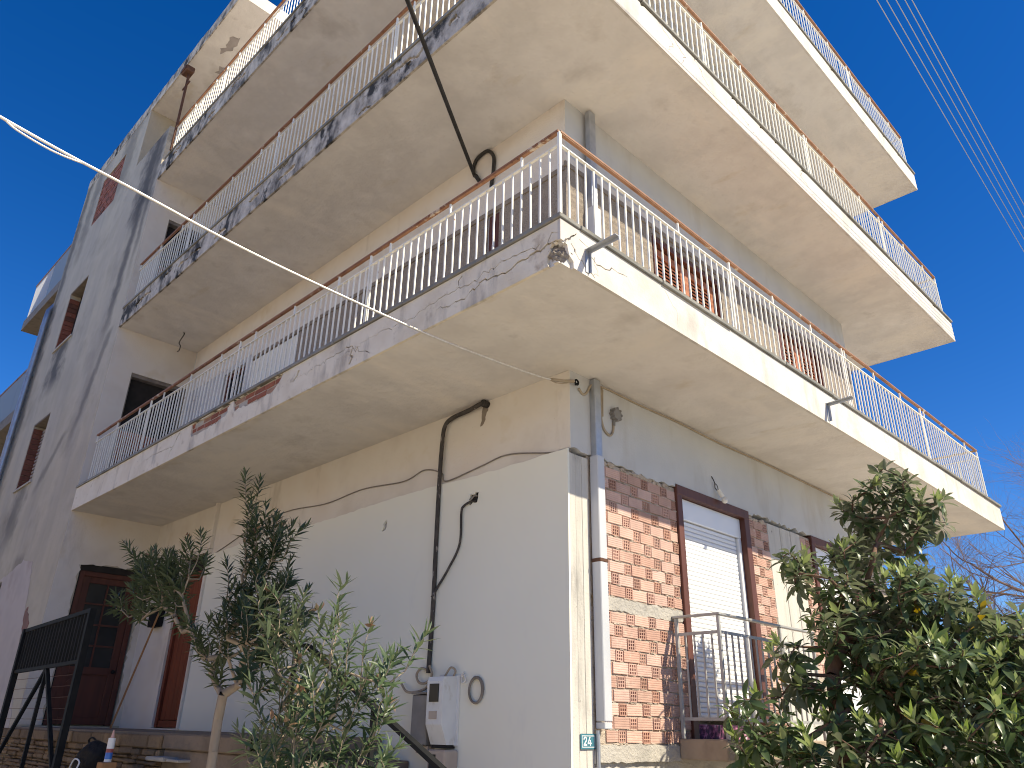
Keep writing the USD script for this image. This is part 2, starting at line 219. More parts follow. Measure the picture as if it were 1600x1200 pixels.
LOOK['sheet_white'] = usdkit.material(stage, '/World/Looks/sheet_white', {'d': ('diffuse_bsdf', dict(color=(0.8, 0.8, 0.8))), 't': ('translucent_bsdf', dict(color=(0.9, 0.9, 0.9))), 'm': ('mix_closure', dict(fac=0.8))}, [('d.BSDF', 'm.closure1'), ('t.BSDF', 'm.closure2')], surface='m.closure')
LOOK['sheet_blue'] = usdkit.material(stage, '/World/Looks/sheet_blue', {'p': ('principled_bsdf', dict(base_color=(0.20, 0.235, 0.26), roughness=0.6))}, surface='p.BSDF')
LOOK['pane'] = usdkit.material(stage, '/World/Looks/pane', {'f': ('fresnel', dict(IOR=1.5)), 't': ('transparent_bsdf', dict(color=(0.75, 0.8, 0.8))), 'g': ('glossy_bsdf', dict(color=(0.9, 0.9, 0.9), roughness=0.03)), 'm': ('mix_closure', {})}, [('f.fac', 'm.fac'), ('t.BSDF', 'm.closure1'), ('g.BSDF', 'm.closure2')], surface='m.closure')

# ------------------------------------------------------------------ prim helpers
USED = {}


def numbered(parent, name):
    k = USED.get((parent, name), 0)
    USED[(parent, name)] = k + 1
    return name if k == 0 else f'{name}_{k:03d}'


def pth(p):
    return '/World' if p is None else str(p.GetPath())


def tag(p, label=None, cat=None, group=None, kind=None):
    for k, v in (('label', label), ('category', cat), ('group', group), ('kind', kind)):
        if v:
            p.SetCustomDataByKey(k, v)
    return p


def thing(name, label=None, cat=None, group=None, loc=(0, 0, 0), parent=None):
    x = UsdGeom.Xform.Define(stage, pth(parent) + '/' + numbered(pth(parent), name))
    if any(loc):
        x.AddTranslateOp().Set(Gf.Vec3d(*map(float, loc)))
    return tag(x.GetPrim(), label, cat, group)


def obj(name, mesh, mat, parent=None, smooth=False, kind=None, label=None, cat=None, group=None):
    m = usdkit.mesh(stage, pth(parent) + '/' + numbered(pth(parent), name), mesh, LOOK[mat] if isinstance(mat, str) else mat, smooth=smooth)
    return tag(m.GetPrim(), label, cat, group, kind)


# ------------------------------------------------------------------ mesh helpers
def cat(ms):
    return trimesh.util.concatenate([m for m in ms if m is not None])


def box(x0, x1, y0, y1, z0, z1):
    b = trimesh.creation.box((x1 - x0, y1 - y0, z1 - z0))
    b.apply_translation(((x0 + x1) / 2, (y0 + y1) / 2, (z0 + z1) / 2))
    return b


def man(m):
    return manifold3d.Manifold(manifold3d.Mesh(np.asarray(m.vertices, np.float32), np.asarray(m.faces, np.uint32)))


def unman(m):
    k = m.to_mesh()
    return trimesh.Trimesh(k.vert_properties[:, :3], k.tri_verts, process=False)


def bbox(x0, x1, y0, y1, z0, z1, c=0.006):
    """A box with chamfered edges."""
    c = min(c, 0.45 * min(x1 - x0, y1 - y0, z1 - z0))
    pts = []
    for sx in (0, 1):
        for sy in (0, 1):
            for sz in (0, 1):
                p = np.array([(x0, x1)[sx], (y0, y1)[sy], (z0, z1)[sz]])
                i = np.array([1 - 2 * sx, 1 - 2 * sy, 1 - 2 * sz]) * c
                for k in range(3):
                    q = p + i; q[k] = p[k]; pts.append(q)
    return trimesh.convex.convex_hull(np.array(pts))


AX = {'x': np.array([[0, 0, 1], [1, 0, 0], [0, 1, 0.0]]), 'y': np.array([[1, 0, 0], [0, 0, -1], [0, 1, 0.0]])}


def ext(poly, t, face, c):
    """Extrudes a (u, v) polygon by t outwards from the wall face='x' (plane x=c, outward +x, u=y, v=z) or 'y' (plane y=c, outward -y, u=x, v=z)."""
    ms = []
    for g in getattr(poly, 'geoms', [poly]):
        if g.is_empty or g.area < 1e-6:
            continue
        g = sg.polygon.orient(g.buffer(0))
        for h in getattr(g, 'geoms', [g]):
            ms.append(trimesh.creation.extrude_polygon(h, t, engine='earcut'))
    m = cat(ms)
    v = m.vertices @ AX[face].T
    v[:, 0 if face == 'x' else 1] += c
    return trimesh.Trimesh(v, m.faces, process=False)


def rect(u0, u1, v0, v1):
    return sg.box(u0, v0, u1, v1)


def tube(pts, r, n=8, caps=True):
    p = np.asarray(pts, float)
    r = np.broadcast_to(np.asarray(r, float), (len(p),))
    t = np.gradient(p, axis=0); t /= np.linalg.norm(t, axis=1, keepdims=True) + 1e-12
    a = np.array([0.31, 0.52, 0.8]) if abs(t[0] @ np.array([0.31, 0.52, 0.8])) < 0.9 else np.array([1.0, 0, 0])
    vs = []
    u = np.cross(t[0], a); u /= np.linalg.norm(u)
    for i in range(len(p)):
        u = u - t[i] * (u @ t[i]); u /= np.linalg.norm(u) + 1e-12
        w = np.cross(t[i], u)
        th = np.arange(n) * 2 * np.pi / n
        vs.append(p[i] + r[i] * (np.cos(th)[:, None] * u + np.sin(th)[:, None] * w))
    v = np.vstack(vs)
    f = []
    for i in range(len(p) - 1):
        for k in range(n):
            a0, a1, b0, b1 = i * n + k, i * n + (k + 1) % n, (i + 1) * n + k, (i + 1) * n + (k + 1) % n
            f += [(a0, a1, b1), (a0, b1, b0)]
    if caps:
        v = np.vstack([v, p[0], p[-1]])
        c0, c1, L = len(v) - 2, len(v) - 1, (len(p) - 1) * n
        for k in range(n):
            f += [(c0, (k + 1) % n, k), (c1, L + k, L + (k + 1) % n)]
    return trimesh.Trimesh(v, np.array(f), process=False)


def spline(pts, n=12):
    """Catmull-Rom through the points."""
    p = np.asarray(pts, float)
    q = np.vstack([2 * p[0] - p[1], p, 2 * p[-1] - p[-2]])
    out = []
    for i in range(1, len(q) - 2):
        for t in np.linspace(0, 1, n, endpoint=False):
            a, b, c, d = q[i - 1], q[i], q[i + 1], q[i + 2]
            out.append(0.5 * (2 * b + (c - a) * t + (2 * a - 5 * b + 4 * c - d) * t * t + (3 * b - a - 3 * c + d) * t ** 3))
    out.append(p[-1])
    return np.array(out)


def sag(a, b, s, n=24):
    t = np.linspace(0, 1, n)[:, None]
    p = (1 - t) * np.array(a, float) + t * np.array(b, float)
    p[:, 2] -= (4 * s * t * (1 - t))[:, 0]
    return p


def bar(a, b, w, h, up=(0, 0, 1)):
    """A straight square bar from a to b; w across, h along up."""
    a, b = np.array(a, float), np.array(b, float)
    d = b - a; L = np.linalg.norm(d); d /= L
    s = np.cross(d, up); s /= np.linalg.norm(s); t = np.cross(s, d)
    m = trimesh.creation.box((L, w, h))
    M = np.eye(4); M[:3, 0], M[:3, 1], M[:3, 2], M[:3, 3] = d, -s, t, (a + b) / 2
    m.apply_transform(M)
    return m


def ragged(pts, amp=0.012, step=0.03, seed=0):
    """The same outline with a ragged edge."""
    rg = np.random.default_rng(seed)
    ring = sg.Polygon(pts).exterior
    n = max(8, int(ring.length / step))
    out = []
    for i in range(n):
        q = ring.interpolate(i / n, normalized=True)
        out.append((q.x + rg.normal(0, amp), q.y + rg.normal(0, amp)))
    return sg.Polygon(out).buffer(0)


def crack(pts, w, seed=0, jit=0.012):
    """A thin, wandering, tapering gap as a polygon."""
    rg = np.random.default_rng(seed)
    p = np.asarray(pts, float)
    fine = []
    for a, b in zip(p[:-1], p[1:]):
        n = max(2, int(np.linalg.norm(b - a) / 0.035))
        for t in np.linspace(0, 1, n, endpoint=False):
            fine.append(a + (b - a) * t + rg.normal(0, jit, 2))
    fine.append(p[-1])
    parts = []
    for i, (a, b) in enumerate(zip(fine[:-1], fine[1:])):
        k = w * (1 - 0.75 * i / len(fine)) * rg.uniform(0.5, 1.3)
        parts.append(sg.LineString([a, b]).buffer(k / 2, cap_style=3, resolution=2))
    return shapely.union_all(parts)


# ------------------------------------------------------------------ dimensions of the place
S = [4.448, 7.548, 10.600]        # undersides of the balcony slabs
T = 0.34                           # slab thickness
OX, OY = 1.10, -1.335              # balcony fronts
LX = -8.65                         # side wall of the projecting wing
WX = -14.2                         # far end of the wing
WY = 6.6                           # far end of the right wall
RY = [8.64, 8.45, 8.40]
ROOF = (13.36, 13.63)

# ------------------------------------------------------------------ ground
def sheet(x0, x1, y0, y1, z, n=1):
    xs, ys = np.linspace(x0, x1, n + 1), np.linspace(y0, y1, n + 1)
    v = np.array([(x, y, z) for y in ys for x in xs])
    f = [(j * (n + 1) + i, j * (n + 1) + i + 1, (j + 1) * (n + 1) + i + 1, (j + 1) * (n + 1) + i) for j in range(n) for i in range(n)]
    return v, np.array(f)


obj('ground', sheet(-600, 600, -600, 600, -0.012, 8), 'earth', kind='structure')
obj('road', sheet(-80, 80, -11, -3.2, 0.0), 'asphalt', kind='structure')
obj('yard', sheet(-2.4, 7.5, -3.2, 20, -0.004), 'asphalt', kind='structure')
obj('garden_soil', sheet(-40, -2.4, -7.5, 20, 0.004), 'soil', kind='structure')

# the house on the other side of the road (behind the camera): it takes the sun and closes the street
oh = thing('street_house', 'low cream house across the road with a tiled roof', 'house')
obj('wall', box(-12, 12, -24, -13.5, 0, 6.4), 'render_cream', oh)
obj('roof', trimesh.convex.convex_hull(np.array([(-12.5, -24.5, 6.4), (12.5, -24.5, 6.4), (-12.5, -13, 6.4), (12.5, -13, 6.4), (-8, -18.7, 8.6), (8, -18.7, 8.6)])), 'clay_1', oh)
for k in range(6):
    obj('window', bbox(-10.5 + k * 3.7, -9.1 + k * 3.7, -13.52, -13.44, 1.2, 2.6, .02), 'frame_brown', oh)

oh = thing('street_house', 'taller ochre house further along the far side of the road', 'house')
obj('wall', box(-36, -13.5, -24, -11.6, 0, 10.5), 'render_ochre', oh)
obj('roof', trimesh.convex.convex_hull(np.array([(-36.5, -24.5, 10.5), (-13, -24.5, 10.5), (-36.5, -11, 10.5), (-13, -11, 10.5), (-32, -18, 12.8), (-18, -18, 12.8)])), 'clay_1', oh)
for k in range(5):
    for z in (1.2, 4.4, 7.6):
        obj('window', bbox(-34.5 + k * 4.2, -33.1 + k * 4.2, -11.62, -11.54, z, z + 1.4, .02), 'frame_brown', oh)

# ------------------------------------------------------------------ the building
B = thing('apartment_building', 'cream apartment block with three floors of wraparound railed balconies and bare ground-floor brick', 'building')

# cores of the storeys (solid masses with openings cut in)
def core(name, boxes, cuts, mat):
    m = manifold3d.Manifold()
    for b in boxes:
        m = m + man(box(*b))
    for c in cuts:
        m = m - man(box(*c))
    return obj(name, unman(m), mat, B)


g0 = core('ground_floor_wall', [(LX, -0.12, 0.0, WY, 0, S[0])], [(-0.6, 0.1, 1.60, 2.80, 1.5, 3.68), (-0.6, 0.1, 4.42, 5.50, 1.5, 3.68), (-7.50, -6.60, -0.1, 0.14, 1.52, 3.78)], 'render_cream')
f1 = core('first_floor_wall', [(LX, 0.0, 0.0, WY, S[0] + T, S[1])], [(-0.14, 0.1, 1.42, 2.80, S[0] + T - .1, 6.58), (-0.14, 0.1, 4.23, 5.53, S[0] + T - .1, 6.58), (-1.09, -0.93, -0.1, 0.06, S[0] + T - .1, 6.62), (-7.28, -6.55, -0.1, 0.25, S[0] + T - .1, 6.68)], 'band_paint')
f2 = core('second_floor_wall', [(LX, 0.0, 0.0, WY, S[1] + T, S[2])], [(-0.14, 0.1, 1.42, 2.80, S[1] + T - .1, 9.7), (-7.28, -6.55, -0.1, 0.25, S[1] + T - .1, 9.78)], 'band_paint')
f3 = core('third_floor_wall', [(-10.32, -7.6, 0.1, WY, S[2] + T, ROOF[0])], [], 'render_cream')
WIN = [(-12.62, -11.60, 5.51, 6.84), (-12.78, -11.68, 8.50, 9.88), (-12.78, -11.42, 11.60, 12.84), (-12.62, -11.60, 2.35, 3.72)]
wing = core('wing_wall', [(WX, LX, OY, WY, 0, 11.86), (WX, -10.32, OY, WY, 11.8, ROOF[0])],
            [(-10.32, LX - 0.12, OY + 0.12, WY + .1, S[2] + T, 11.95)] + [(a, b, OY - .1, OY + (0.05 if k == 2 else 0.24), c, d) for k, (a, b, c, d) in enumerate(WIN)]
            + [(LX - 1.2, LX + .1, -0.97, -0.05, S[0] + T, 6.84), (LX - 1.2, LX + .1, -0.97, -0.05, S[1] + T, 9.90), (LX - 0.16, LX + .1, -1.02, -0.10, 1.52, 3.72)], 'render_wing')

# pale render on the side wall of the wing (the face that looks along the balconies)
side = rect(OY + 0.004, 0, 1.53, S[0]).difference(ragged([(-1.03, 1.4), (-0.09, 1.4), (-0.09, 3.70), (-0.55, 3.74), (-1.04, 3.70)], 0.012, 0.06, 3))
obj('side_render', ext(side, 0.008, 'x', LX), 'render_cream', B)
for k, (zb, zt, op) in enumerate(((S[0] + T, S[1], 6.84), (S[1] + T, S[2], 9.90))):
    obj('side_render', ext(rect(OY + 0.004, 0, zb, zt).difference(rect(-0.97, -0.05, zb - 1, op)), 0.008, 'x', LX), 'render_cream', B)

# painted lower panel of the left face, with its uneven top edge
rg = np.random.default_rng(5)
top = [(x, 3.735 + 0.012 * math.sin(x * 2.1) + rg.normal(0, 0.004)) for x in np.linspace(-0.001, -6.55, 90)]
panel = sg.Polygon([(0.0, 0.0)] + top + [(-6.55, 0.0)]).difference(ragged([(-1.20, 3.47), (-1.09, 3.47), (-1.08, 3.56), (-1.19, 3.56)], 0.006, 0.02, 2)).difference(ragged([(-2.52, 3.43), (-2.465, 3.42), (-2.46, 3.52), (-2.50, 3.52)], 0.008, 0.02, 8))
obj('painted_panel', ext(panel, 0.022, 'y', 0.0), 'white_paint', B)
obj('wall_hole', box(-1.20, -1.08, -0.004, 0.0, 3.46, 3.57), 'void_dark', B)
obj('wall_patch', ext(ragged([(-2.55, 3.41), (-2.45, 3.40), (-2.44, 3.54), (-2.52, 3.55)], 0.006, 0.02, 9), 0.002, 'y', 0.0), 'raw_concrete', B)
obj('chipped_render', ext(ragged([(-1.10, 4.22), (-1.07, 4.21), (-1.0, 4.40), (-1.09, 4.42)], 0.010, 0.025, 10), 0.003, 'y', 0.0), 'trim_brown', B)
# pier beside the narrow door
obj('door_pier', box(-6.60, -6.55, -0.05, 0.0, 1.52, S[0]), 'render_cream', B)

# ---- right face of the ground floor
for k, (a, b) in enumerate(((0.0, 0.072), (0.0735, 0.152), (0.1535, 0.235))):
    obj('corner_column', bbox(-0.12, -0.001 - 0.002 * (k % 2), a, b, 0, 3.70, 0.003), 'board_concrete', B)
rg = np.random.default_rng(11)
bottom = [(y, 3.735 + rg.normal(0, 0.012) + (0.0 if y < 3.0 else 0.03)) for y in np.linspace(0.0, WY, 150)]
band = sg.Polygon(bottom + [(WY, S[0]), (0.0, S[0])]).difference(rect(1.52, 2.90, 3.6, 3.772)).difference(rect(4.33, 5.60, 3.6, 3.772))
obj('render_band', ext(band, 0.135, 'x', -0.12), 'band_paint', B)
obj('corner_render', ext(rect(-.13, .0147, 3.745, S[0] - .002), .004, 'y', 0.0), 'render_cream', B)
# a line of rubble under the band
for k in range(60):
    y = rg.uniform(0.40, 1.48) if k < 42 else rg.uniform(2.95, 3.3)
    s = rg.uniform(0.010, 0.028)
    m = trimesh.creation.icosphere(1, s); m.apply_scale((0.7, 1.3, 0.8)); m.apply_translation((-0.01 + rg.uniform(0, .01), y, 3.715 + rg.uniform(-.012, .012)))
    if k == 0:
        rub = []
    rub.append(m)
obj('mortar_rubble', cat(rub), 'mortar', B, kind='stuff')
# concrete members
obj('tie_beam', ext(ragged([(0.39, 2.485), (1.53, 2.485), (1.53, 2.585), (0.39, 2.59)], 0.005, 0.04, 4), 0.118, 'x', -0.12), 'raw_concrete', B)
obj('plinth_beam', ext(ragged([(0.235, 1.385), (1.30, 1.385), (1.53, 1.36), (WY, 1.36), (WY, 1.50), (1.53, 1.50), (0.235, 1.505)], 0.004, 0.05, 5), 0.135, 'x', -0.12), 'raw_concrete', B)
obj('plinth', box(-0.12, -0.02, 0.235, WY, 0, 1.40), 'raw_concrete', B)
rgb = np.random.default_rng(21)
for k, (a, b) in enumerate(((3.32, 3.60), (3.605, 3.84), (3.845, 4.08))):
    obj('board_marked_column', bbox(-0.12, -0.004 + k * 0.003, a, b, 1.5, 3.73, 0.004), 'board_concrete', B)

# hollow clay bricks, stretcher and pierced end alternating
def stretcher_mesh(w, h, rgk):
    n = 5
    prof = [(0, 0)]
    for i in range(n):
        a, b = i / n * h, (i + 1) / n * h
        prof += [(0.094, a + 0.003), (0.094, b - 0.004), (0.0918, b - 0.0022), (0.0918, b)]
    prof += [(0, h)]
    m = trimesh.creation.extrude_polygon(sg.Polygon(prof).buffer(0), w, engine='earcut')  # (depth, height, width)
    v = m.vertices
    return trimesh.Trimesh(np.column_stack([v[:, 0] - 0.094, w - v[:, 2], v[:, 1]])[:, [0, 1, 2]], m.faces, process=False)


def header_mesh(w, h, rgk):
    P = rect(0, w, 0, h)
    nx, nz = 3, 3 if h < 0.09 else 4
    for i in range(nx):
        for j in range(nz):
            cx, cz = w * (i + 0.5) / nx * 0.9 + w * 0.05, h * (j + 0.5) / nz * 0.9 + h * 0.05
            a, b = w / nx * 0.30, h / nz * 0.33
            P = P.difference(rect(cx - a, cx + a, cz - b, cz + b))
    return cat([ext(P, 0.07, 'x', -0.07), box(-0.09, -0.07, 0, w, 0, h)])


def fix(m):
    if m.volume < 0:
        m = trimesh.Trimesh(m.vertices, m.faces[:, ::-1], process=False)
    return m


MORTAR = [rect(0.235, 1.53, 1.5, 2.49), rect(0.235, 1.53, 2.58, 3.73), rect(2.88, 3.32, 1.5, 3.73), rect(4.08, 4.34, 1.5, 3.73), rect(5.60, WY, 1.5, 3.73)]
INFILL = [obj('brick_infill', ext(P, 0.1085, 'x', -0.12), 'mortar', B) for P in MORTAR]
rgk = np.random.default_rng(31)
NB = 0
def lay(y0, y1, z0, z1, n, phase0, infill):
    """Courses of bricks between y0 and y1."""
    global NB
    ch = (z1 - z0) / n
    for r in range(n):
        y = y0 - (0.0 if (r + phase0) % 2 else 0.155) + rgk.normal(0, 0.006)
        head = True
        while y < y1 - 0.02:
            w = (0.088 if head else 0.196) + rgk.normal(0, 0.003)
            a, b = max(y, y0), min(y + w, y1)
            if b - a > 0.03:
                h = ch - 0.010 - abs(rgk.normal(0, 0.0025))
                m = fix(header_mesh(b - a, h, rgk) if head and b - a > 0.06 else stretcher_mesh(b - a, h, rgk))
                ang = rgk.normal(0, 0.012)
                v = m.vertices.copy()
                yc, zc = (b - a) / 2, h / 2
                v[:, 1], v[:, 2] = yc + (v[:, 1] - yc) * math.cos(ang) - (v[:, 2] - zc) * math.sin(ang), zc + (v[:, 1] - yc) * math.sin(ang) + (v[:, 2] - zc) * math.cos(ang)
                v += (np.clip(rgk.normal(-0.001, 0.0022), -.005, .003), a, z0 + r * ch + 0.005 + 0.004 * math.sin(a * 5 + r))
                mt = f'clay_end_{int(rgk.integers(0, 3))}' if head else f'clay_{int(rgk.integers(0, 5))}'
                obj('brick', trimesh.Trimesh(v, m.faces, process=False), mt, infill)
                NB += 1
                # mortar squeezed out of some joints
                if rgk.random() < 0.75:
                    s = trimesh.creation.icosphere(1, 1.0)
                    sw = rgk.uniform(0.02, 0.06)
                    s.apply_scale((rgk.uniform(0.004, 0.007), sw, rgk.uniform(0.004, 0.008)))
                    s.vertices += RNG.normal(0, 0.0025, s.vertices.shape)
                    s.apply_translation((-0.004, rgk.uniform(a, b), z0 + r * ch))
                    SMEAR.append(s)
            y += w + 0.011
            head = not head


SMEAR = []
lay(0.385, 1.525, 1.51, 2.485, 10, 0, INFILL[0])
lay(0.385, 1.525, 2.595, 3.70, 11, 1, INFILL[1])
lay(2.90, 3.315, 1.51, 3.71, 22, 0, INFILL[2])
lay(4.09, 4.33, 2.2, 3.71, 15, 0, INFILL[3])
obj('mortar_smear', cat(SMEAR), 'mortar', INFILL[0], kind='stuff')

# rolling-shutter doors in brown frames
def shutter_door(y0, y1, z1, zb, first):
    fr = obj('shutter_door', cat([bbox(-0.13, 0.022, y0, y0 + 0.085, 1.5, z1, .004), bbox(-0.13, 0.022, y1 - 0.10, y1, 1.5, z1, .004), bbox(-0.13, 0.026, y0 + 0.002, y1 - 0.002, z1 - 0.092, z1 + 0.002, .004)]), 'frame_brown', B)
    obj('shutter_box', bbox(-0.16, -0.035, y0 + 0.087, y1 - 0.102, z1 - 0.30, z1 - 0.095, .006), 'pvc_white', fr)
    for a, b in ((y0 + 0.087, y0 + 0.112), (y1 - 0.16, y1 - 0.102)):
        obj('guide_rail', bbox(-0.13, -0.040, a, b, 1.52, z1 - 0.303, .003), 'pvc_white', fr)
    z = z1 - 0.305
    k = 0
    while z > zb:
        prof = [(-0.075, z - 0.0405), (-0.066, z - 0.040), (-0.0615, z - 0.030), (-0.060, z - 0.018), (-0.063, z - 0.007), (-0.070, z - 0.001), (-0.075, z)]
        m = trimesh.creation.extrude_polygon(sg.Polygon(prof), y1 - y0 - 0.30, engine='earcut')
        v = m.vertices
        mm = fix(trimesh.Trimesh(np.column_stack([v[:, 0], v[:, 2] + y0 + 0.113, v[:, 1]]), m.faces, process=False))
        obj('slat', mm, 'pvc_white', fr)
        z -= 0.0425
    obj('threshold', box(-0.4, 0.02, y0 + 0.087, y1 - 0.102, 1.49, 1.53), 'raw_concrete', fr)
    return fr


d1 = shutter_door(1.53, 2.88, 3.765, 1.76, True)
d2 = shutter_door(4.34, 5.60, 3.765, 1.60, False)

# little balcony in front of the shutter door
sb = obj('small_balcony', bbox(0.016, 0.46, 1.31, 3.12, 1.395, 1.55, .01), 'balcony_cement', B)
obj('guard_rail', cat([bbox(0.0, 0.47, 1.335, 1.385, 2.505, 2.525, .003), bbox(0.42, 0.47, 1.385, 3.10, 2.505, 2.525, .003), bar((0.0, 1.36, 2.37), (0.445, 1.36, 2.37), .012, .025), bar((0.445, 1.36, 2.37), (0.445, 3.1, 2.37), .012, .025), bar((0.0, 1.36, 1.70), (0.445, 1.36, 1.70), .012, .025), bar((0.445, 1.36, 1.70), (0.445, 3.1, 1.70), .012, .025)]), 'rail_grey', sb)
for p in ((0.03, 1.36), (0.445, 1.36), (0.445, 2.42), (0.445, 3.08)):
    obj('post', bbox(p[0] - .014, p[0] + .014, p[1] - .014, p[1] + .014, 1.55, 2.505, .003), 'rail_grey', sb)
for k in range(4):
    obj('baluster', bar((0.115 + k * 0.085, 1.36, 1.70), (0.115 + k * 0.085, 1.36, 2.37), .013, .013, (0, 1, 0)), 'rail_grey', sb)
for k in range(16):
    y = 1.46 + k * 0.1005
    obj('baluster', bar((0.445, y, 1.70), (0.445, y, 2.37), .013, .013, (0, 1, 0)), 'rail_grey', sb)

# ---- first floor: pebble-dash dado with its dark border
win1 = shapely.union_all([rect(1.40, 2.82, 4, 6.60), rect(4.21, 5.55, 4, 6.60)])
obj('pebble_dash', ext(rect(-0.016, WY, S[0] + T, 6.66).difference(win1), 0.016, 'x', 0.0), 'pebble_dash', B)
obj('pebble_dash', ext(rect(-5.0, 0.0, S[0] + T, 6.62).difference(rect(-1.10, -0.92, 4, 6.63)), 0.016, 'y', 0.0), 'pebble_dash', B)
obj('dado_border', ext(rect(-0.03, WY, 6.662, 6.715), 0.030, 'x', 0.0), 'trim_brown', B)
obj('dado_border', ext(rect(-6.3, -0.0, 6.622, 6.675), 0.030, 'y', 0.0), 'trim_brown', B)
obj('dado_border', ext(rect(-0.03, WY, 6.725, 6.80), 0.022, 'x', 0.0), 'render_cream', B)
obj('dado_border', ext(rect(-6.3, 0.0, 6.685, 6.77), 0.022, 'y', 0.0), 'render_cream', B)
obj('smooth_panel', ext(rect(-6.28, -5.02, S[0] + T, 6.60), 0.012, 'y', 0.0), 'white_paint', B)
obj('service_slot', box(-1.09, -0.93, 0.0, 0.055, S[0] + T, 6.61), 'frame_brown', B)
obj('smooth_panel', ext(rect(-8.6, -0.0, S[1] + T, S[2]).difference(rect(-7.28, -6.55, 7, 9.78)), 0.004, 'y', 0.0), 'render_cream', B)
obj('smooth_panel', ext(rect(-8.6, -0.0, 6.77, S[1] - .001).difference(rect(-8, -7, 6, 6.68)), 0.004, 'y', 0.0), 'render_cream', B)

# louvred wooden shutters
def louvre_window(y0, y1, zb, zt):
    fr = obj('shuttered_window', cat([bbox(-0.13, 0.02, y0, y0 + .06, zb, zt, .004), bbox(-0.13, 0.02, y1 - .06, y1, zb, zt, .004), bbox(-0.13, 0.02, y0 + .06, y1 - .06, zt - .06, zt, .004)]), 'frame_brown', B)
    mid = (y0 + y1) / 2
    for a, b in ((y0 + .065, mid - .004), (mid + .004, y1 - .065)):
        lf = obj('shutter_leaf', cat([bbox(-.085, -.045, a, a + .075, zb + .02, zt - .07, .004), bbox(-.085, -.045, b - .075, b, zb + .02, zt - .07, .004), bbox(-.085, -.045, a + .075, b - .075, zt - .16, zt - .07, .004), bbox(-.085, -.045, a + .075, b - .075, zb + .02, zb + .14, .004), bbox(-.085, -.045, a + .075, b - .075, zb + .85, zb + .93, .004)]), 'shutter_wood', fr)
        z = zb + .16
        while z < zt - .19:
            if not (zb + .82 < z < zb + .94):
                sl = trimesh.creation.box((.012, b - a - .15, .058))
                sl.apply_transform(trimesh.transformations.rotation_matrix(math.radians(-38), (0, 1, 0)))
                sl.apply_translation((-.062, (a + b) / 2, z + .02))
                obj('slat', sl, 'shutter_wood', lf)
            z += .047
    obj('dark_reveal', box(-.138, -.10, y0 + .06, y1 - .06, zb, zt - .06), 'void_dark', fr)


louvre_window(1.42, 2.80, S[0] + T, 6.58)
louvre_window(4.23, 5.53, S[0] + T, 6.58)
# half-open timber window on the left face of the first and second floor
for zb, zt in ((S[0] + T, 6.68), (S[1] + T, 9.78)):
    fr = obj('timber_window', cat([bbox(-7.28, -7.21, .05, .14, zb, zt, .004), bbox(-6.62, -6.55, .05, .14, zb, zt, .004), bbox(-7.21, -6.62, .05, .14, zt - .07, zt, .004), bbox(-7.21, -6.62, .05, .14, zb + .9, zb + .97, .004)]), 'frame_brown', B)
    obj('pane', box(-7.21, -6.62, .09, .096, zb + .97, zt - .07), 'glass_dark', fr)
    obj('door_panel', bbox(-7.205, -6.625, .08, .11, zb, zb + .9, .006), 'door_wood', fr)
# openings in the wing's side wall, half filled with boards
for zb, zt in ((S[0] + T, 6.84), (S[1] + T, 9.90)):
    n = 7
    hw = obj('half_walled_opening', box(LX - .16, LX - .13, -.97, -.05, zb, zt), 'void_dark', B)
    for a0, a1, c0, c1 in ((-.968, -.95, zb, zt), (-.07, -.052, zb, zt), (-.95, -.07, zt - .06, zt - .002)):
        obj('rough_reveal', box(LX - .128, LX - .01, a0, a1, c0, c1), 'dark_concrete', hw)
    for r in range(8):
        for c in range(4):
            a = -.95 + c * .232 - (.11 if r % 2 else 0)
            a0, a1 = max(a, -.945), min(a + .222, -.075)
            if a1 - a0 > .03:
                obj('brick', box(LX - .125, LX - .07 + RNG.uniform(0, .012), a0, a1, zb + .01 + r * .135, zb + .01 + r * .135 + .123), 'clay_red' if RNG.random() < .7 else 'clay_dark', hw)

# ---- slabs with fascia, edging tiles and railings
def notch(m):
    """Breaks the corner of the lowest slab."""
    rgn = np.random.default_rng(3)
    for k in range(30):
        q = trimesh.creation.box(rgn.uniform(.03, .085, 3))
        q.apply_transform(trimesh.transformations.random_rotation_matrix(rgn.random(3)))
        q.apply_translation((OX - .012 - abs(rgn.normal(0, .032)), OY + .012 + abs(rgn.normal(0, .036)), S[0] + rgn.uniform(0.01, .165)))
        m = m - man(q)
    return m


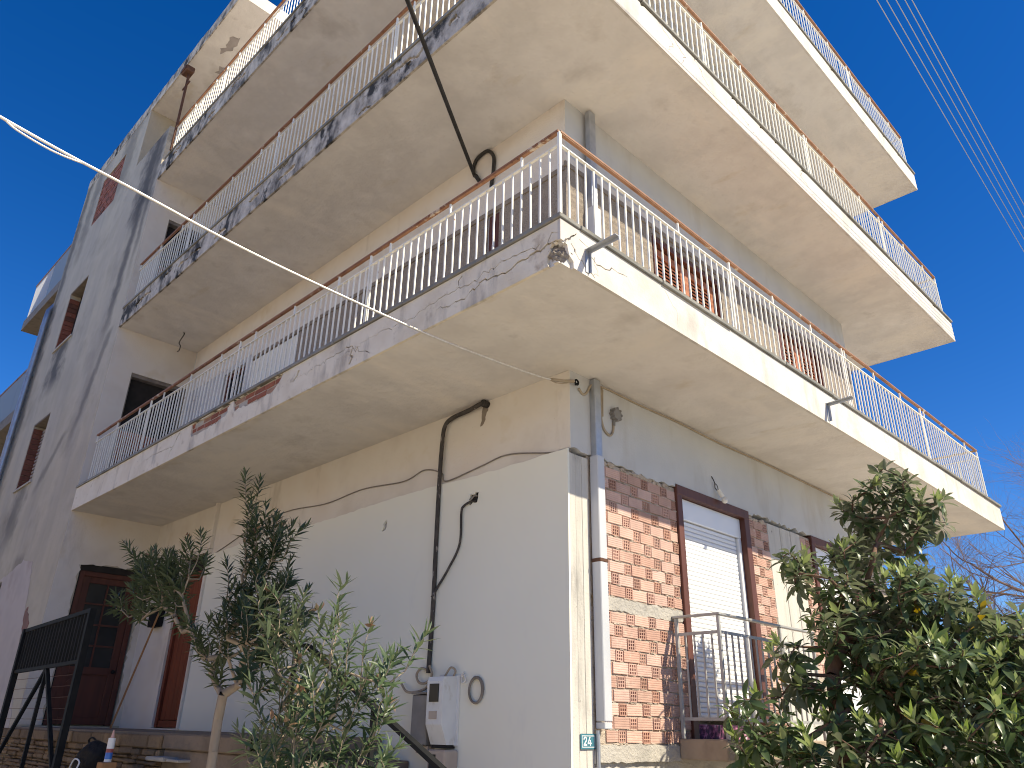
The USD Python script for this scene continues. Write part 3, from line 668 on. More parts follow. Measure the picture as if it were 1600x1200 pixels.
FT = 0.026
POSTS_R = [1.08, 3.50, 5.92]
POSTS_L = [-1.30, -3.85, -6.40]
balusters = []
for k, s in enumerate(S):
    t = s + T
    RYk = RY[k]
    xl = LX if k < 2 else -10.30
    slab = man(box(WX + .3 if k < 2 else -10.2, OX - FT, OY + FT, RYk - FT, s, t)) - man(box(WX, LX + .0, OY - 1, 20, s - .1, t + .1) if k < 2 else box(WX, -10.2, OY - 1, 20, s - .1, t + .1))
    if k == 0:
        slab = notch(slab)
    bal = obj('balcony', unman(slab), 'soffit', B)
    # fascia
    L = rect(LX + .0, OX - FT, s - .004, t - .004) if k == 0 else rect(LX, OX - FT, s - .004, t - .004)
    R = rect(OY, RYk, s - .004, t - .004)
    if k == 0:
        cr = [([(1.08, s + .17), (0.85, s + .165), (0.62, s + .13), (0.35, s + .15), (0.1, s + .09), (-0.2, s + .12)], .016), ([(0.9, s + .20), (0.55, s + .24), (0.2, s + .2), (-0.1, s + .22), (-0.5, s + .17), (-1.0, s + .2), (-1.6, s + .16)], .008),
              ([(0.95, s + .16), (1.0, s + .24), (1.08, s + .23)], .008), ([(-1.1, s + .08), (-1.3, s + .14), (-1.35, s + .22), (-1.9, s + .2), (-2.4, s + .18)], .009), ([(-1.36, s + .05), (-1.35, s + .2)], .022), ([(-2.25, s + .27), (-2.35, s + .17)], .03),
              ([(-5.0, s + .28), (-5.15, s + .12), (-5.2, s + .03)], .016), ([(-5.1, s + .17), (-5.7, s + .2), (-6.2, s + .15)], .008), ([(-3.9, s + .2), (-4.0, s + .03)], .01), ([(0.1, s + .3), (0.02, s + .22)], .01), ([(-6.9, s + .3), (-7.0, s + .1)], .012)]
        for j, (p, w) in enumerate(cr):
            L = L.difference(crack(p, w, j))
        L = L.difference(ragged([(1.12, s - .02), (0.99, s - .02), (0.985, s + .06), (1.02, s + .17), (1.12, s + .19)], .012, .03, 6))
        for j, q in enumerate(([(-4.65, s + .33), (-4.63, s + .165), (-4.2, s + .155), (-3.75, s + .20), (-3.70, s + .34)], [(-3.62, s + .34), (-3.58, s + .21), (-3.1, s + .165), (-2.72, s + .185), (-2.62, s + .26), (-2.58, s + .34)])):
            L = L.difference(ragged(q, .009, .05, 40 + j))
        cr = [([(-1.335, s + .16), (-1.27, s + .175), (-1.2, s + .26), (-1.17, s + .29)], .022), ([(-1.22, s + .19), (-1.15, s + .10), (-1.06, s + .05), (-.98, s + .02)], .014), ([(-1.05, s + .20), (-.95, s + .155), (-.85, s + .15), (-.78, s + .19), (-.6, s + .20)], .012),
              ([(-.98, s + .17), (-.95, s + .05), (-1.0, s + .03)], .006), ([(-1.13, s + .26), (-1.05, s + .23), (-1.0, s + .235)], .01), ([(-.1, s + .3), (0.05, s + .15), (0.03, s + .05)], .005), ([(4.2, s + .3), (4.3, s + .1)], .005)]
        for j, (p, w) in enumerate(cr):
            R = R.difference(crack(p, w, 60 + j, .008))
        R = R.difference(ragged([(-1.36, s - .02), (-1.20, s - .02), (-1.205, s + .06), (-1.25, s + .15), (-1.36, s + .18)], .012, .03, 7))
    else:
        rgf = np.random.default_rng(70 + k)
        for j in range(16):
            u, v = rgf.uniform(LX + .3, .8), rgf.uniform(s + .02, s + .30)
            L = L.difference(ragged([(u, v), (u + rgf.uniform(.1, .5), v - .01), (u + rgf.uniform(.1, .4), v + rgf.uniform(.03, .09)), (u + .02, v + .05)], .014, .035, 100 * k + j))
        for j in range(7):
            u, v = rgf.uniform(-1, RYk - .5), s + .30
            R = R.difference(ragged([(u, v), (u + rgf.uniform(.1, .4), v + .06), (u, v + .06)], .008, .04, 200 * k + j))
        for j in range(5):
            u = rgf.uniform(0, RYk - 1)
            R = R.difference(crack([(u, s + .33), (u + rgf.uniform(-.1, .3), s + .2), (u + rgf.uniform(.1, .6), s + rgf.uniform(.0, .12))], .010, 300 * k + j))
    obj('fascia', ext(L, FT, 'y', OY + FT), ('fascia_aged', 'fascia_lichen', 'fascia_lichen')[k], bal)
    obj('fascia', ext(R, FT, 'x', OX - FT), 'fascia_clean', bal)
    obj('fascia', box(-3.0, OX - FT, RYk - FT, RYk - .002, s - .002, t - .004), 'fascia_aged', bal)
    # bricks laid bare behind the broken fascia
    if k == 0:
        rgq = np.random.default_rng(8)
        ch = trimesh.creation.icosphere(3, 1.0)
        ch.vertices = ch.vertices * (.10, .11, .085) * (1 + .35 * (meshkit.fbm(ch.vertices * 4 + 9, 4)[:, None] - .5) * 2) + (OX - .115, OY + .115, s + .10)
        obj('broken_core', ch, 'dark_concrete', bal)
        for row in range(2):
            x = -4.72 - .08 * row
            while x < -2.55:
                w = .19 + rgq.normal(0, .006)
                zq = s + .205 + row * .064 + .006 * math.sin(x * 5)
                obj('bare_brick', bbox(x, x + w, OY + .012 + rgq.uniform(0, .008), OY + .07, zq, zq + .054, .005), ('clay_red', 'clay_rubbed', 'raw_concrete')[int(rgq.choice(3, p=(.45, .35, .2)))], bal)
                x += w + .012
        obj('bed_mortar', box(-4.75, -2.5, OY + .02, OY + .065, s + .15, s + .33), 'mortar', bal)
    else:
        pass
    # stone edging, tile by tile
    x = LX + (.0 if k < 2 else .2)
    while x < OX - .05:
        w = min(1.0 + RNG.normal(0, .03), OX + .018 - x)
        dz = RNG.normal(0, .002)
        obj('edging_tile', bbox(x, x + w - .004, OY - .018, OY + .20, t - .001 + dz, t + .036 + dz, .004), 'edging_stone', bal)
        x += w
    y = OY + .206
    while y < RYk - .05:
        w = min(1.0 + RNG.normal(0, .03), RYk + .01 - y)
        dz = RNG.normal(0, .003)
        obj('edging_tile', bbox(OX - .20, OX + .022 + RNG.normal(0, .003), y, y + w - .006, t - .001 + dz, t + .036 + dz, .004), 'edging_stone', bal)
        y += w
    # railing
    z0 = t + .036
    rx, ry, ye, xs = OX - .055, OY + .06, 8.30, LX + .16
    w0, w1 = .006, .024
    seg = [((xs, ry), (rx, ry)), ((rx, ry), (rx, ye)), ((rx, ye), (.02, ye))]
    fr = []
    for a, b in seg:
        fr += [bar((*a, z0 + .034), (*b, z0 + .034), .026, .012), bar((*a, z0 + .670), (*b, z0 + .670), .024, .010)]
    stubs = []
    for q in np.arange(xs + .02, rx - .3, .83):
        stubs.append((q, ry))
    for q in np.arange(.25, ye - .3, .83):
        stubs.append((rx, q))
    fr += [box(p[0] - .008, p[0] + .008, p[1] - .008, p[1] + .008, z0 + .675, z0 + .785) for p in stubs]
    rail = obj('railing', cat(fr), 'rail_white', B)
    for i, (a, b) in enumerate(seg):
        a3, b3 = np.array([*a, z0 + .794]), np.array([*b, z0 + .794])
        n = 14
        pts = [a3 + (b3 - a3) * q / n + np.array([0, 0, RNG.normal(0, .0035)]) for q in range(n + 1)]
        prof = [bar(pts[q], pts[q + 1], .036, .015) for q in range(n)]
        obj('handrail', cat(prof + [bar(p0 - (0, 0, .0125), p1 - (0, 0, .0125), .028, .008) for p0, p1 in zip(pts[:-1], pts[1:])]), ('handrail_rust' if not (k == 0 and i == 2) else 'handrail_tan'), rail)
    for p in [(q, ry) for q in POSTS_L] + [(rx, q) for q in POSTS_R] + [(rx, ry), (rx, ye)]:
        c = .011 if p != (rx, ry) else .013
        obj('post', bbox(p[0] - c, p[0] + c, p[1] - c, p[1] + c, t, z0 + .786, .003), 'rail_white', rail)
    for (a, b) in seg:
        a, b = np.array(a), np.array(b)
        Ln = np.linalg.norm(b - a); n = int(round(Ln / .0965))
        for q in range(1, n):
            p = a + (b - a) * q / n
            if any(abs(p[0] - pp[0]) + abs(p[1] - pp[1]) < .03 for pp in [(v, ry) for v in POSTS_L] + [(rx, v) for v in POSTS_R]):
                continue
            d0, d1 = RNG.normal(0, .002, 2), RNG.normal(0, .002, 2)
            along = np.array([*(b - a) / Ln, 0])
            m = bar((p[0] + d0[0], p[1] + d0[1], z0 + .040), (p[0] + d1[0], p[1] + d1[1], z0 + .665), .0125, .0125, along)
            balusters.append((np.linalg.norm(np.array([*p, z0]) - CAM), rail, m))
balusters.sort(key=lambda b: b[0])
rest = {}
for i, (d, rail, m) in enumerate(balusters):
    if i < 300:
        obj('baluster', m, 'rail_white', rail)
    else:
        rest.setdefault(str(rail.GetPath()), (rail, []))[1].append(m)
for rail, ms in rest.values():
    obj('far_balusters', cat(ms), 'rail_white', rail, kind='stuff')

# roof over the third floor
rf = obj('roof_slab', box(WX, -6.37, OY + .012, WY, ROOF[0], ROOF[1]), 'soffit', B)
rg = np.random.default_rng(9)
edge = [(x, ROOF[1] + rg.normal(0, .012)) for x in np.linspace(-6.37, WX, 60)]
obj('roof_edge', ext(sg.Polygon([(WX, ROOF[0] - .01), (-6.37, ROOF[0] - .01)] + edge), .018, 'y', OY + .012), 'fascia_lichen', rf)
obj('roof_edge', ext(rect(OY - .006, WY, ROOF[0] - .006, ROOF[1] + .004), .02, 'x', -6.37), 'fascia_clean', rf)
for j, (x, y, w) in enumerate(((-8.2, -.75, .16), (-7.55, -.95, .3))):
    P = ragged([(x - w, y - .06), (x + w * .5, y - .09), (x + w, y + .03), (x - w * .2, y + .09)], .03, .06, 400 + j)
    m = trimesh.creation.extrude_polygon(P, .004, engine='earcut'); m.apply_translation((0, 0, ROOF[0] - .005))
    obj('bare_patch', m, 'stain_grey', rf)
low = [(WX, 0.0), (-8.9, 0.0), (-8.95, 1.6), (-9.5, 2.5), (-9.75, 3.3), (-10.0, 3.85), (-10.6, 3.95), (-11.4, 3.8), (WX, 3.7)]
obj('old_paint', ext(ragged(low, .016, .06, 520).difference(rect(-12.63, -11.59, 2.3, 3.73)).intersection(rect(WX, LX, 0, 5)), .004, 'y', OY), 'paint_lilac', B)
obj('stain_patch', ext(ragged([(-9.45, 2.35), (-9.3, 2.9), (-9.62, 3.15), (-9.72, 2.9), (-9.5, 2.75), (-9.6, 2.45)], .014, .05, 521), .003, 'y', OY), 'shutter_dark', B)
# windows of the wing
for k, (a, b, c, d) in enumerate(WIN):
    if k == 2:
        w = obj('bricked_window', box(a, b, OY + .048, OY + .06, c, d), 'mortar', B)
        ms = []
        for r in range(int((d - c) / .095)):
            x = a - (.1 if r % 2 else 0)
            while x < b:
                a0, a1 = max(x, a + .003), min(x + .19, b - .003)
                if a1 - a0 > .03:
                    obj('brick', box(a0, a1, OY + .006 + RNG.uniform(0, .012), OY + .049, c + r * .095 + .004, c + r * .095 + .089), 'clay_red' if RNG.random() < .8 else 'clay_dark', w)
                x += .20
        continue
    w = obj('window_opening', cat([box(a + .013, b - .004, OY + .004, OY + .2, d - .03, d - .002), box(b - .03, b - .002, OY + .01, OY + .2, c, d - .03)]), 'dark_concrete', B)
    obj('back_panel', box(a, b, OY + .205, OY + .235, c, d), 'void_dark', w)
    nr = int((d - c - .03) / .105)
    for r in range(nr):
        obj('brick', box(a + .002, a + .02 + RNG.uniform(0, .006), OY + .012, OY + .20, c + r * .105 + .004, c + r * .105 + .099), ('clay_red' if RNG.random() < .7 else 'clay_dark') if k == 1 else 'shutter_dark', w)
    if k != 1:
        z = c + .06
        while z < d - .1:
            obj('slat', bbox(a + .06, b - .035, OY + .16, OY + .195, z, z + .045, .004), 'stain_grey', w)
            z += .075
    obj('sill', bbox(a - .04, b + .04, OY - .03, OY + .2, c - .04, c - .002, .006), 'raw_concrete', w)
# balconies carried on past the far end of the wing
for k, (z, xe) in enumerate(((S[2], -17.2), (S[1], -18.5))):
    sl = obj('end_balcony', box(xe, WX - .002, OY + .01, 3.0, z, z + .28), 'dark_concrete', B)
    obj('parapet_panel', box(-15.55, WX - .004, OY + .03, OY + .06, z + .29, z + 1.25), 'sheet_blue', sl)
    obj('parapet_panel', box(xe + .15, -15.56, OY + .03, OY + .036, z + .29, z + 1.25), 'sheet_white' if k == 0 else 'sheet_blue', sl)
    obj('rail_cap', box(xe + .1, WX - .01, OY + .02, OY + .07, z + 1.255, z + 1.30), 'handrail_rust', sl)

# ---- doors of the porch
zt = 3.62
fr = obj('glazed_door', cat([bbox(LX - .10, LX - .02, -1.00, -.93, 1.53, zt, .004), bbox(LX - .10, LX - .02, -.19, -.12, 1.53, zt, .004), bbox(LX - .10, LX - .02, -.93, -.19, zt - .07, zt, .004)]), 'door_wood', B)
obj('door_leaf', cat([bbox(LX - .095, LX - .045, -.93, -.83, 1.54, zt - .07, .004), bbox(LX - .095, LX - .045, -.29, -.19, 1.54, zt - .07, .004), bbox(LX - .095, LX - .045, -.83, -.29, 1.54, 1.64, .004), bbox(LX - .095, LX - .045, -.83, -.29, 2.20, 2.30, .004), bbox(LX - .095, LX - .045, -.83, -.29, zt - .16, zt - .07, .004)]), 'door_wood', fr)
obj('arched_panel', ext(sg.Polygon([(-.83, 1.64), (-.29, 1.64), (-.29, 2.06)] + [(-.56 + .27 * math.cos(q), 2.06 + .12 * math.sin(q)) for q in np.linspace(0, math.pi, 12)] + [(-.83, 2.06)]), .018, 'x', LX - .085), 'door_wood', fr)
obj('lower_board', box(LX - .09, LX - .075, -.83, -.29, 1.64, 2.20), 'door_wood', fr)
for r in range(4):
    for c in range(2):
        obj('pane', box(LX - .075, LX - .070, -.83 + c * .27, -.56 + c * .27, 2.30 + r * .29, 2.59 + r * .29), 'glass_dark', fr)
obj('glazing_bars', cat([box(LX - .072, LX - .05, -.572, -.548, 2.30, zt - .16)] + [box(LX - .072, LX - .051, -.83, -.29, 2.578 + r * .29, 2.602 + r * .29) for r in range(3)]), 'door_wood', fr)
kn = trimesh.creation.icosphere(2, .028); kn.apply_translation((LX - .02, -.24, 2.25))
obj('knob', kn, 'iron_black', fr, smooth=True)
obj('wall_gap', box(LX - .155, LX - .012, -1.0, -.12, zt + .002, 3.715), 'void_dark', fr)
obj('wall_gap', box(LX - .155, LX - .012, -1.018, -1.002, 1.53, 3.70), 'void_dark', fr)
fr = obj('narrow_door', cat([bbox(-7.50, -7.43, .03, .12, 1.53, 3.55, .004), bbox(-6.67, -6.60, .03, .12, 1.53, 3.55, .004), bbox(-7.43, -6.67, .03, .12, 3.48, 3.55, .004)]), 'door_red', B)
for k in range(5):
    obj('board', bbox(-7.43 + k * .152, -7.43 + (k + 1) * .152 - .003, .07, .105, 1.62, 3.48, .004), 'door_red', fr)
obj('kick_board', bbox(-7.43, -6.67, .05, .11, 1.53, 1.615, .004), 'door_red', fr)
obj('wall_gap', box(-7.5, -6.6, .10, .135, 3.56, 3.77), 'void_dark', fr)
obj('lever', bar((-6.74, .055, 2.52), (-6.84, .055, 2.52), .014, .02), 'iron_black', fr)

# ------------------------------------------------------------------ porch: dry-stone front, cement steps
porch = thing('stone_porch', 'raised porch with a rough dry-stone front and cement top under the two brown doors', 'porch')
PY = -1.37
obj('porch_top', cat([box(LX, -2.2, PY + .05, -.055, 1.40, 1.505), box(-14, LX, OY + .1, OY + .2, .2, .3)]), 'cement_brown', porch)
core_m = obj('stone_front', box(-9.4, -3.80, PY + .05, -1.20, 0, 1.40), 'stone_gap', porch)
rgs = np.random.default_rng(77)
z = .72
while z < 1.36:
    h = rgs.uniform(.028, .065)
    x = -9.4
    while x < -3.82:
        w = rgs.uniform(.10, .34)
        m = bbox(x + .004, min(x + w, -3.8) - .006, PY + rgs.uniform(-.012, .022), PY + .10, z + rgs.uniform(.001, .005), z + h - rgs.uniform(.003, .010), .010)
        m.vertices[:, [0, 2]] += rgs.normal(0, .0035, (len(m.vertices), 2))
        obj('stone', m, 'field_stone', core_m)
        x += w
    z += h
x = -9.4
while x < -3.82:
    w = rgs.uniform(.35, .7)
    m = bbox(x + .004, min(x + w, -3.8) - .006, PY + rgs.uniform(-.012, .01), PY + .2, 1.37, 1.485, .012)
    obj('stone', m, 'field_stone', core_m); x += w
obj('cement_front', cat([bbox(-3.79, -2.2, PY + .02, -1.2, 1.375, 1.50, .01), bbox(-3.79, -2.2, PY + .045, -1.2, 0, 1.372, .01)]), 'cement_brown', porch)
obj('ledge_stone', cat([bbox(-3.82, -3.45, PY - .10, PY + .1, 1.28, 1.315, .008), bbox(-3.44, -3.2, PY - .07, PY + .1, 1.282, 1.305, .006)]), 'raw_concrete', porch)
for k in range(8):
    obj('step', bbox(-2.2 + k * .36, -2.2 + (k + 1) * .36 + .02, PY + .05, -.03, 0, 1.50 - (k + 1) * .166, .008), 'cement_brown', porch)
hr = thing('stair_handrail', 'slim black metal handrail sloping down the steps in front of the meter boxes', 'handrail')
obj('rail', cat([bar((-1.55, -1.30, 2.15), (1.0, -1.30, .955), .05, .028), bar((-2.05, -1.30, 2.18), (-1.55, -1.30, 2.155), .05, .028)]), 'iron_black', hr)
obj('lower_rail', bar((-1.0, -1.30, 1.50), (1.0, -1.30, .60), .03, .02), 'iron_black', hr)
for x in (-1.72, -.62, .95):
    zt_ = 2.16 if x <= -1.55 else 2.15 - (x + 1.55) * .469
    zb_ = 1.50 - (int((x + 2.2) / .36) + 1) * .166
    obj('post', bar((x, -1.30, max(zb_, 0)), (x, -1.30, zt_ - .014), .03, .03, (0, 1, 0)), 'iron_black', hr)

# ------------------------------------------------------------------ sheet-iron gate at the left
gt = thing('iron_gate', 'black iron gate with a corrugated sheet top and diagonal struts left of the porch', 'gate')
gy = -2.0
obj('frame', cat([bar((-6.62, gy, .1), (-6.62, gy, 2.55), .06, .06, (0, 1, 0)), bar((-4.46, gy, .1), (-4.46, gy, 2.60), .06, .06, (0, 1, 0)), bar((-6.59, gy, 2.53), (-4.49, gy, 2.585), .035, .04), bar((-6.59, gy, 2.085), (-4.49, gy, 2.11), .035, .035), bar((-6.59, gy, .2), (-4.49, gy, .2), .035, .035)]), 'iron_black', gt)
xs_ = np.linspace(-6.59, -4.49, 106)
ys_ = gy + .012 * np.sign(np.sin(xs_ * 2 * math.pi / .1)) * np.minimum(1, np.abs(np.sin(xs_ * 2 * math.pi / .1)) * 2)
cv = np.vstack([np.column_stack([xs_, ys_, np.full(106, 2.10)]), np.column_stack([xs_, ys_, 2.51 + (xs_ + 6.59) * .026]), np.column_stack([xs_, ys_ + .003, np.full(106, 2.10)]), np.column_stack([xs_, ys_ + .003, 2.51 + (xs_ + 6.59) * .026])])
cf = []
for i in range(105):
    cf += [(i, i + 1, 106 + i + 1), (i, 106 + i + 1, 106 + i), (212 + i + 1, 212 + i, 318 + i + 1), (318 + i, 318 + i + 1, 212 + i)]
obj('corrugated_sheet', trimesh.Trimesh(cv, cf, process=False), 'iron_black', gt)
for a, b in (((-5.47, 2.08), (-6.59, 1.12)), ((-5.46, 2.07), (-5.50, .22)), ((-5.45, 2.08), (-4.49, 1.12))):
    obj('strut', bar((a[0], gy, a[1]), (b[0], gy, b[1]), .03, .035, (0, 1, 0)), 'iron_black', gt)
obj('wire_mesh', cat([bar((-6.59, gy + .02, z), (-4.49, gy + .02, z), .004, .004) for z in np.arange(.3, 2.08, .1)]), 'rust_iron', gt)

# a table outside the frame carries the bag and the can
tb = thing('work_table', 'low wooden work table standing before the stone porch', 'table')
obj('table_top', bbox(-4.75, -3.45, -2.05, -1.45, 1.02, 1.06, .005), 'plank_wood', tb)
for a in (-4.7, -3.55):
    for b in (-2.0, -1.55):
        obj('leg', box(a, a + .06, b, b + .06, 0, 1.02), 'plank_wood', tb)
bg = thing('black_bag', 'slumped black bag with a loop handle and white drawstring beside the tube', 'bag')
m = trimesh.creation.icosphere(3, 1.0); v = m.vertices
v = v * np.array([.19, .14, .20]) * (1 + .12 * (meshkit.fbm(v * 2.3 + 5, 3)[:, None] - .5) * 2)
v[:, 0] += .25 * (v[:, 2]) + .0; v[:, 2] = np.maximum(v[:, 2], -.17)
obj('body', trimesh.Trimesh(v + (-4.17, -1.80, 1.232), m.faces, process=False), 'bag_black', bg, smooth=True)
obj('handle', tube(spline([(-4.27, -1.80, 1.37), (-4.30, -1.82, 1.43), (-4.22, -1.82, 1.455), (-4.13, -1.80, 1.42)]), .008, 6), 'bag_black', bg)
obj('drawstring', tube(spline([(-4.25, -1.95, 1.21), (-4.18, -1.955, 1.27), (-4.10, -1.955, 1.285), (-4.03, -1.95, 1.26), (-4.04, -1.96, 1.2)]), .007, 6), 'can_white', bg)
wb = obj('wood_block', bbox(-3.86, -3.72, -1.86, -1.74, 1.06, 1.27, .006), 'plank_wood', cat='block', label='short upright wood block under the blue and white tube')
cn = thing('sealant_tube', 'white and blue sealant tube with a pink nozzle standing before the stone porch', 'tube')


def lathe(prof, n=20, loc=(0, 0, 0)):
    m = trimesh.creation.revolve(np.array(prof), sections=n); m.apply_translation(loc)
    return fix(m)


cl = (-3.79, -1.80, 1.271)
for nm, z0_, z1_, mt in (('base', 0, .022, 'can_white'), ('blue_band', .022, .075, 'can_blue'), ('red_band', .075, .105, 'can_red'), ('body', .105, .19, 'can_white')):
    obj(nm, lathe([(0, z0_), (.030, z0_), (.030, z1_), (0, z1_)], 20, cl), mt, cn, smooth=40)
obj('nozzle', lathe([(0, .19), (.017, .19), (.008, .235), (.006, .255), (0, .255)], 16, cl), 'can_pink', cn, smooth=40)
obj('wooden_stick', bar((-7.90, -.38, 1.506), (-7.72, -.022, 3.42), .035, .022), 'plank_wood', cat='stick', label='orange wooden batten leaning on the wall between the two porch doors')
mb = thing('mailbox', 'small dark metal mailbox on the wall between the two porch doors', 'mailbox')
obj('body', bbox(-8.08, -7.78, -.11, -.002, 2.85, 3.10, .01), 'iron_black', mb)
obj('lid', bbox(-8.09, -7.77, -.125, -.002, 3.10, 3.13, .006), 'iron_black', mb)

# ------------------------------------------------------------------ meters and cables on the white wall
mt = thing('electric_meter', 'white plastic electricity meter with a dark window and tapered front, largest of the wall boxes', 'meter box')
P = sg.Polygon([(0, 1.47), (-.10, 1.47), (-.165, 1.62), (-.17, 1.95), (-.155, 1.985), (0, 1.995)])
m = trimesh.creation.extrude_polygon(P, .20, engine='earcut'); v = m.vertices
obj('case', fix(trimesh.Trimesh(np.column_stack([-1.44 + v[:, 2], v[:, 0] - .022, v[:, 1]]), m.faces, process=False)), 'meter_white', mt)
obj('window', bbox(-1.405, -1.285, -.197, -.19, 1.79, 1.93, .002), 'glass_dark', mt)
obj('label_plate', bbox(-1.40, -1.30, -.1935, -.188, 1.66, 1.72, .001), 'meter_tan', mt)
obj('base_slot', box(-1.43, -1.25, -.12, -.022, 1.445, 1.469), 'void_dark', mt)
obj('flange', bbox(-1.475, -1.21, -.036, -.0225, 1.46, 2.005, .003), 'meter_white', mt)
m2 = thing('metal_box', 'dark grey metal fuse box left of the white electricity meter', 'fuse box')
obj('case', bbox(-1.70, -1.49, -.14, -.022, 1.46, 1.85, .008), 'meter_grey', m2)
obj('lid_lip', bbox(-1.705, -1.485, -.15, -.022, 1.855, 1.87, .004), 'meter_grey', m2)
obj('foot', bbox(-1.66, -1.50, -.10, -.022, 1.40, 1.457, .004), 'meter_tan', m2)
m3 = thing('small_meter', 'small beige meter box with a slit window below the white meter', 'meter box')
obj('case', bbox(-1.42, -1.20, -.17, -.022, 1.12, 1.435, .012), 'meter_tan', m3)
obj('window', bbox(-1.39, -1.31, -.176, -.168, 1.28, 1.40, .002), 'glass_dark', m3)


def wire(name, pts, r, mat, label, cat_='cable', group=None, n=10, sides=8, wob=0.0):
    p = spline(pts, n) if len(pts) > 2 else np.array(pts, float)
    return obj(name, tube(p, r, sides), mat, cat=cat_, label=label, group=group, smooth=True)


wy = -.042
wire('supply_cable', [(-1.02, .03, 4.425), (-1.04, -.05, 4.415), (-1.24, wy, 4.40), (-1.48, wy, 4.385), (-1.585, wy, 4.33), (-1.615, wy, 4.18), (-1.625, wy, 3.79), (-1.62, wy, 3.16), (-1.61, wy, 2.67), (-1.615, wy, 2.31), (-1.62, wy, 2.03)], .022, 'cable_taped', 'thick black cable bent down the white wall to the meters')
m = trimesh.creation.cylinder(.035, .07); m.apply_transform(trimesh.transformations.rotation_matrix(math.pi / 2, (1, 0, 0))); m.apply_translation((-1.02, -.03, 4.41))
obj('cable_gland', m, 'cable_black', cat='pipe stub', label='black pipe stub where the thick cable enters the wall under the soffit')
wire('branch_cable', [(-1.13, .0, 3.49), (-1.17, -.04, 3.48), (-1.25, wy, 3.455), (-1.28, wy, 3.40), (-1.285, wy, 3.11), (-1.43, wy, 2.90), (-1.57, wy, 2.75), (-1.60, wy - .03, 2.67)], .011, 'cable_taped', 'thin dark cable looping from the square wall hole to the thick cable')
wire('hole_wires', [(-1.10, -.01, 3.53), (-1.09, -.06, 3.52), (-1.12, -.07, 3.49), (-1.16, -.05, 3.50), (-1.15, -.02, 3.53)], .007, 'cable_grey', 'tangle of grey wire ends in the square hole of the white wall', 'wire')
pts = [(.016, .01, 3.71), (-.23, 0, 3.745), (-.72, 0, 3.84), (-1.06, 0, 3.81), (-1.55, -.004, 3.762), (-1.64, 0, 3.86), (-1.91, 0, 3.95), (-2.25, 0, 3.90), (-2.98, 0, 3.96), (-3.70, 0, 3.93), (-4.52, 0, 3.99), (-5.28, 0, 3.95), (-6.36, 0, 3.74), (-6.9, 0, 3.66)]
wire('wall_wire', [(a, -.008 + b, c) for a, b, c in pts], .0065, 'cable_grey', 'thin wavy grey wire along the wall just above the white paint', 'wire')
th = np.linspace(0, 2 * math.pi * 2.3, 60)
obj('cable_coil', tube(np.column_stack([-1.0 + (.082 + .004 * np.sin(th * .43)) * np.cos(th), -.036 - .004 * th / 6, 1.88 + (.098 + .004 * np.cos(th * .37)) * np.sin(th)]), .0095, 6), 'cable_grey', cat='cable', label='small coil of grey cable hanging on the wall right of the meter', smooth=True)
wire('cable_loop', [(-1.62, wy, 2.05), (-1.70, -.06, 2.07), (-1.76, -.06, 2.02), (-1.72, -.06, 1.955), (-1.62, -.06, 1.95), (-1.55, -.06, 2.01), (-1.60, -.05, 2.09)], .011, 'cable_tan', 'tan cable ring below the end of the thick black cable')
wire('cable_tail', [(-1.58, -.05, 1.96), (-1.62, -.07, 1.90), (-1.75, -.08, 1.875), (-1.88, -.07, 1.885), (-1.97, -.06, 1.95)], .011, 'cable_tan', 'cut tan cable tail curling left above the grey fuse box')
wire('meter_lead', [(-1.33, -.10, 1.99), (-1.28, -.08, 2.06), (-1.24, -.06, 2.03), (-1.27, -.09, 1.96), (-1.30, -.19, 1.94)], .009, 'cable_tan', 'short tan lead arching over the top of the white meter')
wire('white_wire_knot', [(-1.19, -.03, 1.98), (-1.14, -.05, 2.0), (-1.12, -.05, 1.96), (-1.16, -.05, 1.94), (-1.18, -.04, 1.99), (-1.15, -.05, 2.02)], .007, 'cable_pale', 'white knotted wire ends sticking out between the meter and the coil', 'wire')

# ------------------------------------------------------------------ right face: duct, wiring, sign, lamp
dc = thing('cable_duct', 'tall grey-white metal duct beside the bare concrete corner of the ground floor', 'duct')
obj('upper_length', bbox(.014, .078, .262, .345, 3.72, 4.44, .006), 'galvanised', dc)
obj('lower_length', bbox(.002, .090, .255, .350, 1.66, 3.725, .006), 'duct_paint', dc)
obj('clamp', bbox(.0, .094, .251, .354, 2.83, 2.86, .004), 'rust_iron', dc)
obj('end_cap', bbox(.0, .086, .258, .347, 1.61, 1.655, .004), 'duct_paint', dc)
obj('earth_pipe', tube([(.03, .245, 0), (.03, .245, 1.6)], .016, 8), 'galvanised', dc, smooth=True)
dc = thing('upper_duct', 'grey metal duct on the first-floor corner behind the balcony railing', 'duct')
obj('duct_length', bbox(.032, .12, .27, .385, S[0] + T + .03, 6.3, .006), 'duct_paint', dc)
obj('duct_top', bbox(.034, .10, .275, .37, 6.30, 7.53, .006), 'galvanised', dc)
wire('service_wire', [(.03, .10, 4.30), (.02, .16, 4.27), (.02, .21, 4.29), (.03, .26, 4.37), (.06, .31, 4.435), (.03, .38, 4.43), (.025, .405, 4.36), (.025, .405, 4.2), (.025, .41, 4.09), (.025, .45, 4.01), (.025, .525, 3.985), (.025, .57, 4.04), (.025, .58, 4.12)], .011, 'cable_tan', 'tan wire hooked from the cable anchor over the duct to the junction box')
wire('soffit_wire', [(.022, .43, 4.14), (.022, .44, 4.38), (.022, .47, 4.425), (.022, 1.0, 4.42), (.022, 1.65, 4.43), (.022, 2.4, 4.415), (.022, 3.47, 4.43), (.022, 5.5, 4.425), (.022, 6.55, 4.43)], .009, 'cable_tan', 'brown wire running along the joint of right wall and soffit', 'wire')
jb = thing('junction_box', 'grey round junction box with knobbly rim on the right wall by the duct', 'junction box')
